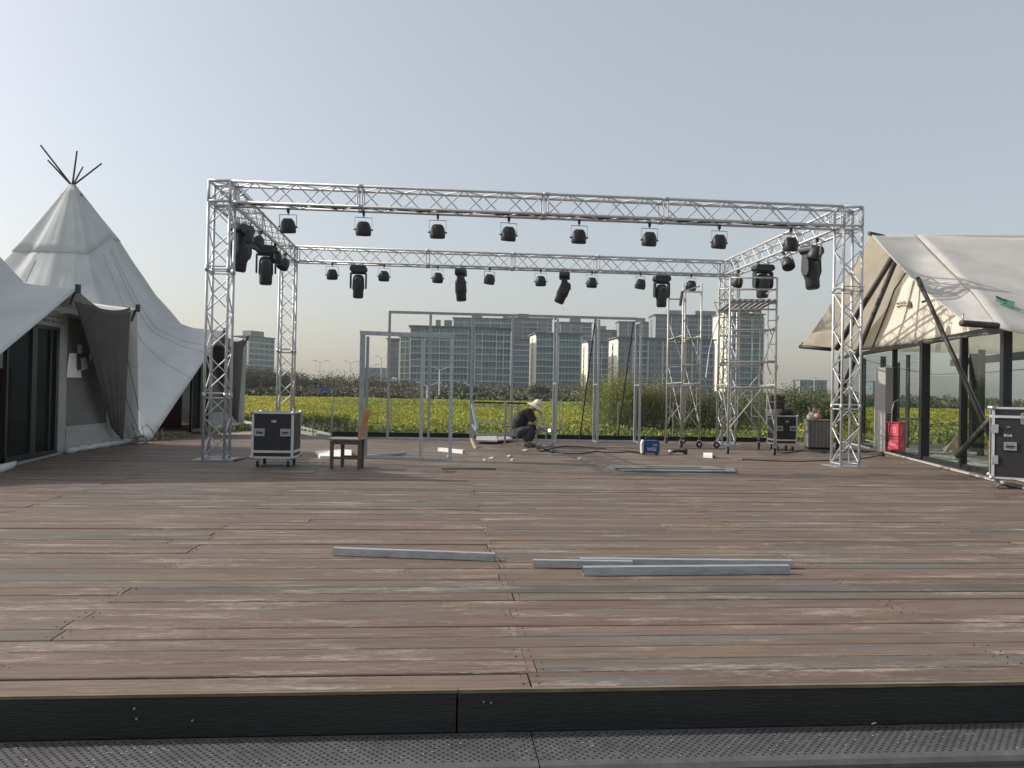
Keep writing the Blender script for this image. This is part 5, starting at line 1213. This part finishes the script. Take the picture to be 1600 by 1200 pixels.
# ------------------------------------------------------------------ worker
def skin(name, verts, edges, radii, m, parent, sub=2, root=0):
    me = bpy.data.meshes.new(name); me.from_pydata(verts, edges, []); me.update(); o = bpy.data.objects.new(name, me); C.objects.link(o); o.parent = parent
    md = o.modifiers.new('skin', 'SKIN'); md.use_smooth_shade = True
    sv = me.skin_vertices[0].data
    for i, r_ in enumerate(radii): sv[i].radius = (r_, r_) if not isinstance(r_, tuple) else r_
    sv[root].use_root = True
    s2 = o.modifiers.new('sub', 'SUBSURF'); s2.levels = sub; s2.render_levels = sub; me.materials.append(m); return o
M_skin = mat('skin', (.40, .24, .16), .55); M_jack = mat('black_shirt', (.018, .02, .024), .85, var=.3, vscale=18, bump=.5, bscale=22); M_trou = mat('dark_trousers', (.05, .052, .058), .85, var=.35, vscale=16, bump=.6, bscale=20)
M_straw = mat('straw_hat', (.72, .68, .55), .75, var=.15, vscale=40, bump=.5, bscale=90); M_slv2 = mat('pale_sleeve', (.42, .42, .38), .8, var=.2, vscale=18, bump=.5, bscale=25); M_boot = mat('grey_boot', (.13, .13, .125), .7)
wk = G(824, 698.5); wrk = thing('person', 'crouching worker in black shirt and wide straw hat welding metal', 'person', (wk.x, wk.y, 0), radians(-5))
J = {'pel': (-.24, 0, .34), 'sp1': (-.22, 0, .47), 'sp2': (-.14, 0, .62), 'che': (-.03, 0, .74), 'nek': (.08, 0, .83), 'hed': (.15, 0, .88), 'top': (.19, 0, .95)}
vs = [J['pel'], J['sp1'], J['sp2'], J['che'], J['nek'], J['hed'], J['top']]; ed = [(0, 1), (1, 2), (2, 3), (3, 4), (4, 5), (5, 6)]; rr = [.10, .105, .115, .11, .055, .085, .07]
for s in (-1, 1):
    n0 = len(vs); arm = [(-.0, s*.17, .75), (.17+.02*s, s*.22, .56), (.36-.02*s, s*.13, .42), (.42-.03*s, s*.10, .395)]; vs += arm; rr += [.062, .046, .032, .028]; ed += [(3, n0), (n0, n0+1), (n0+1, n0+2), (n0+2, n0+3)]
    n0 = len(vs); leg = [(-.20, s*.11, .33), (.13+.03*s, s*.17, .45), (-.0+.05*s, s*.13, .11), (.0+.05*s, s*.13, .05), (.13+.05*s, s*.14, .035)]; vs += leg; rr += [.07, .055, .04, .038, .03]; ed += [(0, n0), (n0, n0+1), (n0+1, n0+2), (n0+2, n0+3), (n0+3, n0+4)]
skin('body', vs, ed, rr, M_skin, wrk)
jv = [J['pel'], J['sp1'], J['sp2'], J['che'], (.05, 0, .81)]; je = [(0, 1), (1, 2), (2, 3), (3, 4)]; jr = [.16, .17, .185, .18, .11]
for s in (-1, 1):
    n0 = len(jv); jv += [(-.0, s*.17, .75), (.08, s*.20, .66), (.17+.02*s, s*.22, .565)]; jr += [.11, .085, .075]; je += [(3, n0), (n0, n0+1), (n0+1, n0+2)]
skin('shirt', jv, je, jr, M_jack, wrk, root=0)
tv = [(-.24, 0, .34), (-.235, 0, .43)]; te = [(0, 1)]; tr_ = [.17, .165]
for s in (-1, 1):
    n0 = len(tv); tv += [(-.20, s*.11, .32), (-.04, s*.14, .39), (.13+.03*s, s*.17, .45), (.06+.05*s, s*.15, .28), (.0+.05*s, s*.13, .12)]; tr_ += [.13, .11, .085, .075, .072]; te += [(0, n0)]+[(n0+k, n0+k+1) for k in range(4)]
skin('trousers', tv, te, tr_, M_trou, wrk, root=0)
for s in (-1, 1):
    skin('sleeve', [(.18+.02*s, s*.215, .55), (.28, s*.175, .48), (.35-.02*s, s*.135, .425)], [(0, 1), (1, 2)], [.052, .047, .042], M_slv2, wrk)
    skin('boot', [(-.02+.05*s, s*.13, .10), (-.01+.05*s, s*.13, .045), (.08+.05*s, s*.135, .045), (.155+.05*s, s*.14, .035)], [(0, 1), (1, 2), (2, 3)], [.055, .052, .048, .036], M_boot, wrk)
    # glove hand: palm and five fingers curled round the torch
    hx, hy, hz_ = (.43-.03*s, s*.095, .39)
    hv = [(hx-.03, hy, hz_+.01), (hx+.02, hy, hz_)]; he = [(0, 1)]; hr = [.026, .03]
    for k in range(4):
        n0 = len(hv); yk_ = hy+(k-1.5)*.017*s; ln = (.9, 1.05, 1.0, .8)[k]
        hv += [(hx+.04, yk_, hz_+.004), (hx+.062*ln, yk_, hz_-.018), (hx+.05*ln, yk_, hz_-.042)]; hr += [.0095, .009, .008]; he += [(1, n0), (n0, n0+1), (n0+1, n0+2)]
    n0 = len(hv); hv += [(hx+.0, hy-.028*s, hz_-.006), (hx+.025, hy-.034*s, hz_-.03), (hx+.045, hy-.022*s, hz_-.045)]; hr += [.012, .010, .009]; he += [(0, n0), (n0, n0+1), (n0+1, n0+2)]
    skin('glove', hv, he, hr, M_slv2, wrk)
# face
fc = MB(); R_ = Matrix.Rotation(radians(48), 3, 'Y')
def hp(x, y, z): return V(.165, 0, .90)+R_ @ V(x, y, z)
fc.lathe([(.003, .018), (.013, .0), (.015, -.02), (.003, -.03)], hp(.088, 0, -.01), 8); fc.build('nose', M_skin, wrk, smooth=True)
for s in (-1, 1):
    MB().lathe([(.001, -.008), (.009, 0), (.001, .008)], hp(.078, s*.03, .015), 8).build('eye', M_black, wrk, smooth=True); MB().lathe([(.003, -.028), (.012, -.015), (.016, .01), (.004, .026)], hp(-.005, s*.083, 0), 8).build('ear', M_skin, wrk, smooth=True)
MB().box(hp(.082, 0, -.052), (.008, .04, .006), R=R_).build('mouth', mat('lips', (.25, .10, .08), .6), wrk)
MB().lathe([(.02, .09), (.06, .075), (.09, .03), (.092, -.02), (.07, -.05)], hp(-.012, 0, .01), 14, R_).build('hair', M_black, wrk, smooth=True)
# hat tilted forward
RH = Matrix.Rotation(radians(30), 3, 'Y'); pr = [(.001, .145), (.05, .14), (.085, .115), (.10, .06), (.105, .02), (.14, .0), (.19, -.035), (.215, -.06), (.213, -.064), (.185, -.042), (.13, -.008), (.10, .008), (.095, .06)]
o = MB().lathe(pr, (.185, 0, .925), 28, RH).build('straw_hat', M_straw, wrk, smooth=True)
MB().lathe([(.104, .02), (.107, .02), (.105, .045), (.102, .045)], (.185, 0, .925), 28, RH).build('hat_band', mat('hat_band', (.45, .4, .3), .8), o)
# pale neck cloth hanging in front to the hand
grid((.20, -.09, .86), (.22, .09, .86), (.37, -.07, .47), (.39, .07, .47), 8, 10, lambda a, b: V(.035*sin(pi*a)+.01*sin(a*20), 0, .02*sin(pi*b))).build('face_cloth', M_slv2, wrk, smooth=True, solid=.004)
# torch
t = thing('welding_torch', 'thin black torch and rod held by the worker', 'welding torch', tuple(arc-V(.05, 0, 0)))
MB().path([arc-V(.012, .0, -.0), arc+V(-.09, .0, .05), arc+V(-.20, -.02, .045), arc+V(-.34, -.05, -.06)], [.005, .012, .013, .01], 6).build('handle', M_black, t, world=True, smooth=True)
tag(MB().path([arc+V(-.005, 0, .01), arc+V(-.04, .01, .14), arc+V(-.13, .02, .42)], .007, 6).build('filler_rod', M_slv2), 'pale thin welding rod reaching from the arc up to the hat', 'rod')

# ------------------------------------------------------------------ sky-side haze
hb = MB(); hb.box((50, 500, 31.5), (1700, 1120, 65.4)); hz = hb.build('haze', mat('haze_air', (1, 1, 1)), kind='stuff')
hm = hz.data.materials[0]; N = hm.node_tree.nodes; N.remove(N['Principled BSDF']); vp = N.new('ShaderNodeVolumePrincipled')
vp.inputs['Color'].default_value = (.93, .94, .97, 1); vp.inputs['Density'].default_value = .00022; vp.inputs['Anisotropy'].default_value = .35
hm.node_tree.links.new(vp.outputs[0], N['Material Output'].inputs['Volume'])
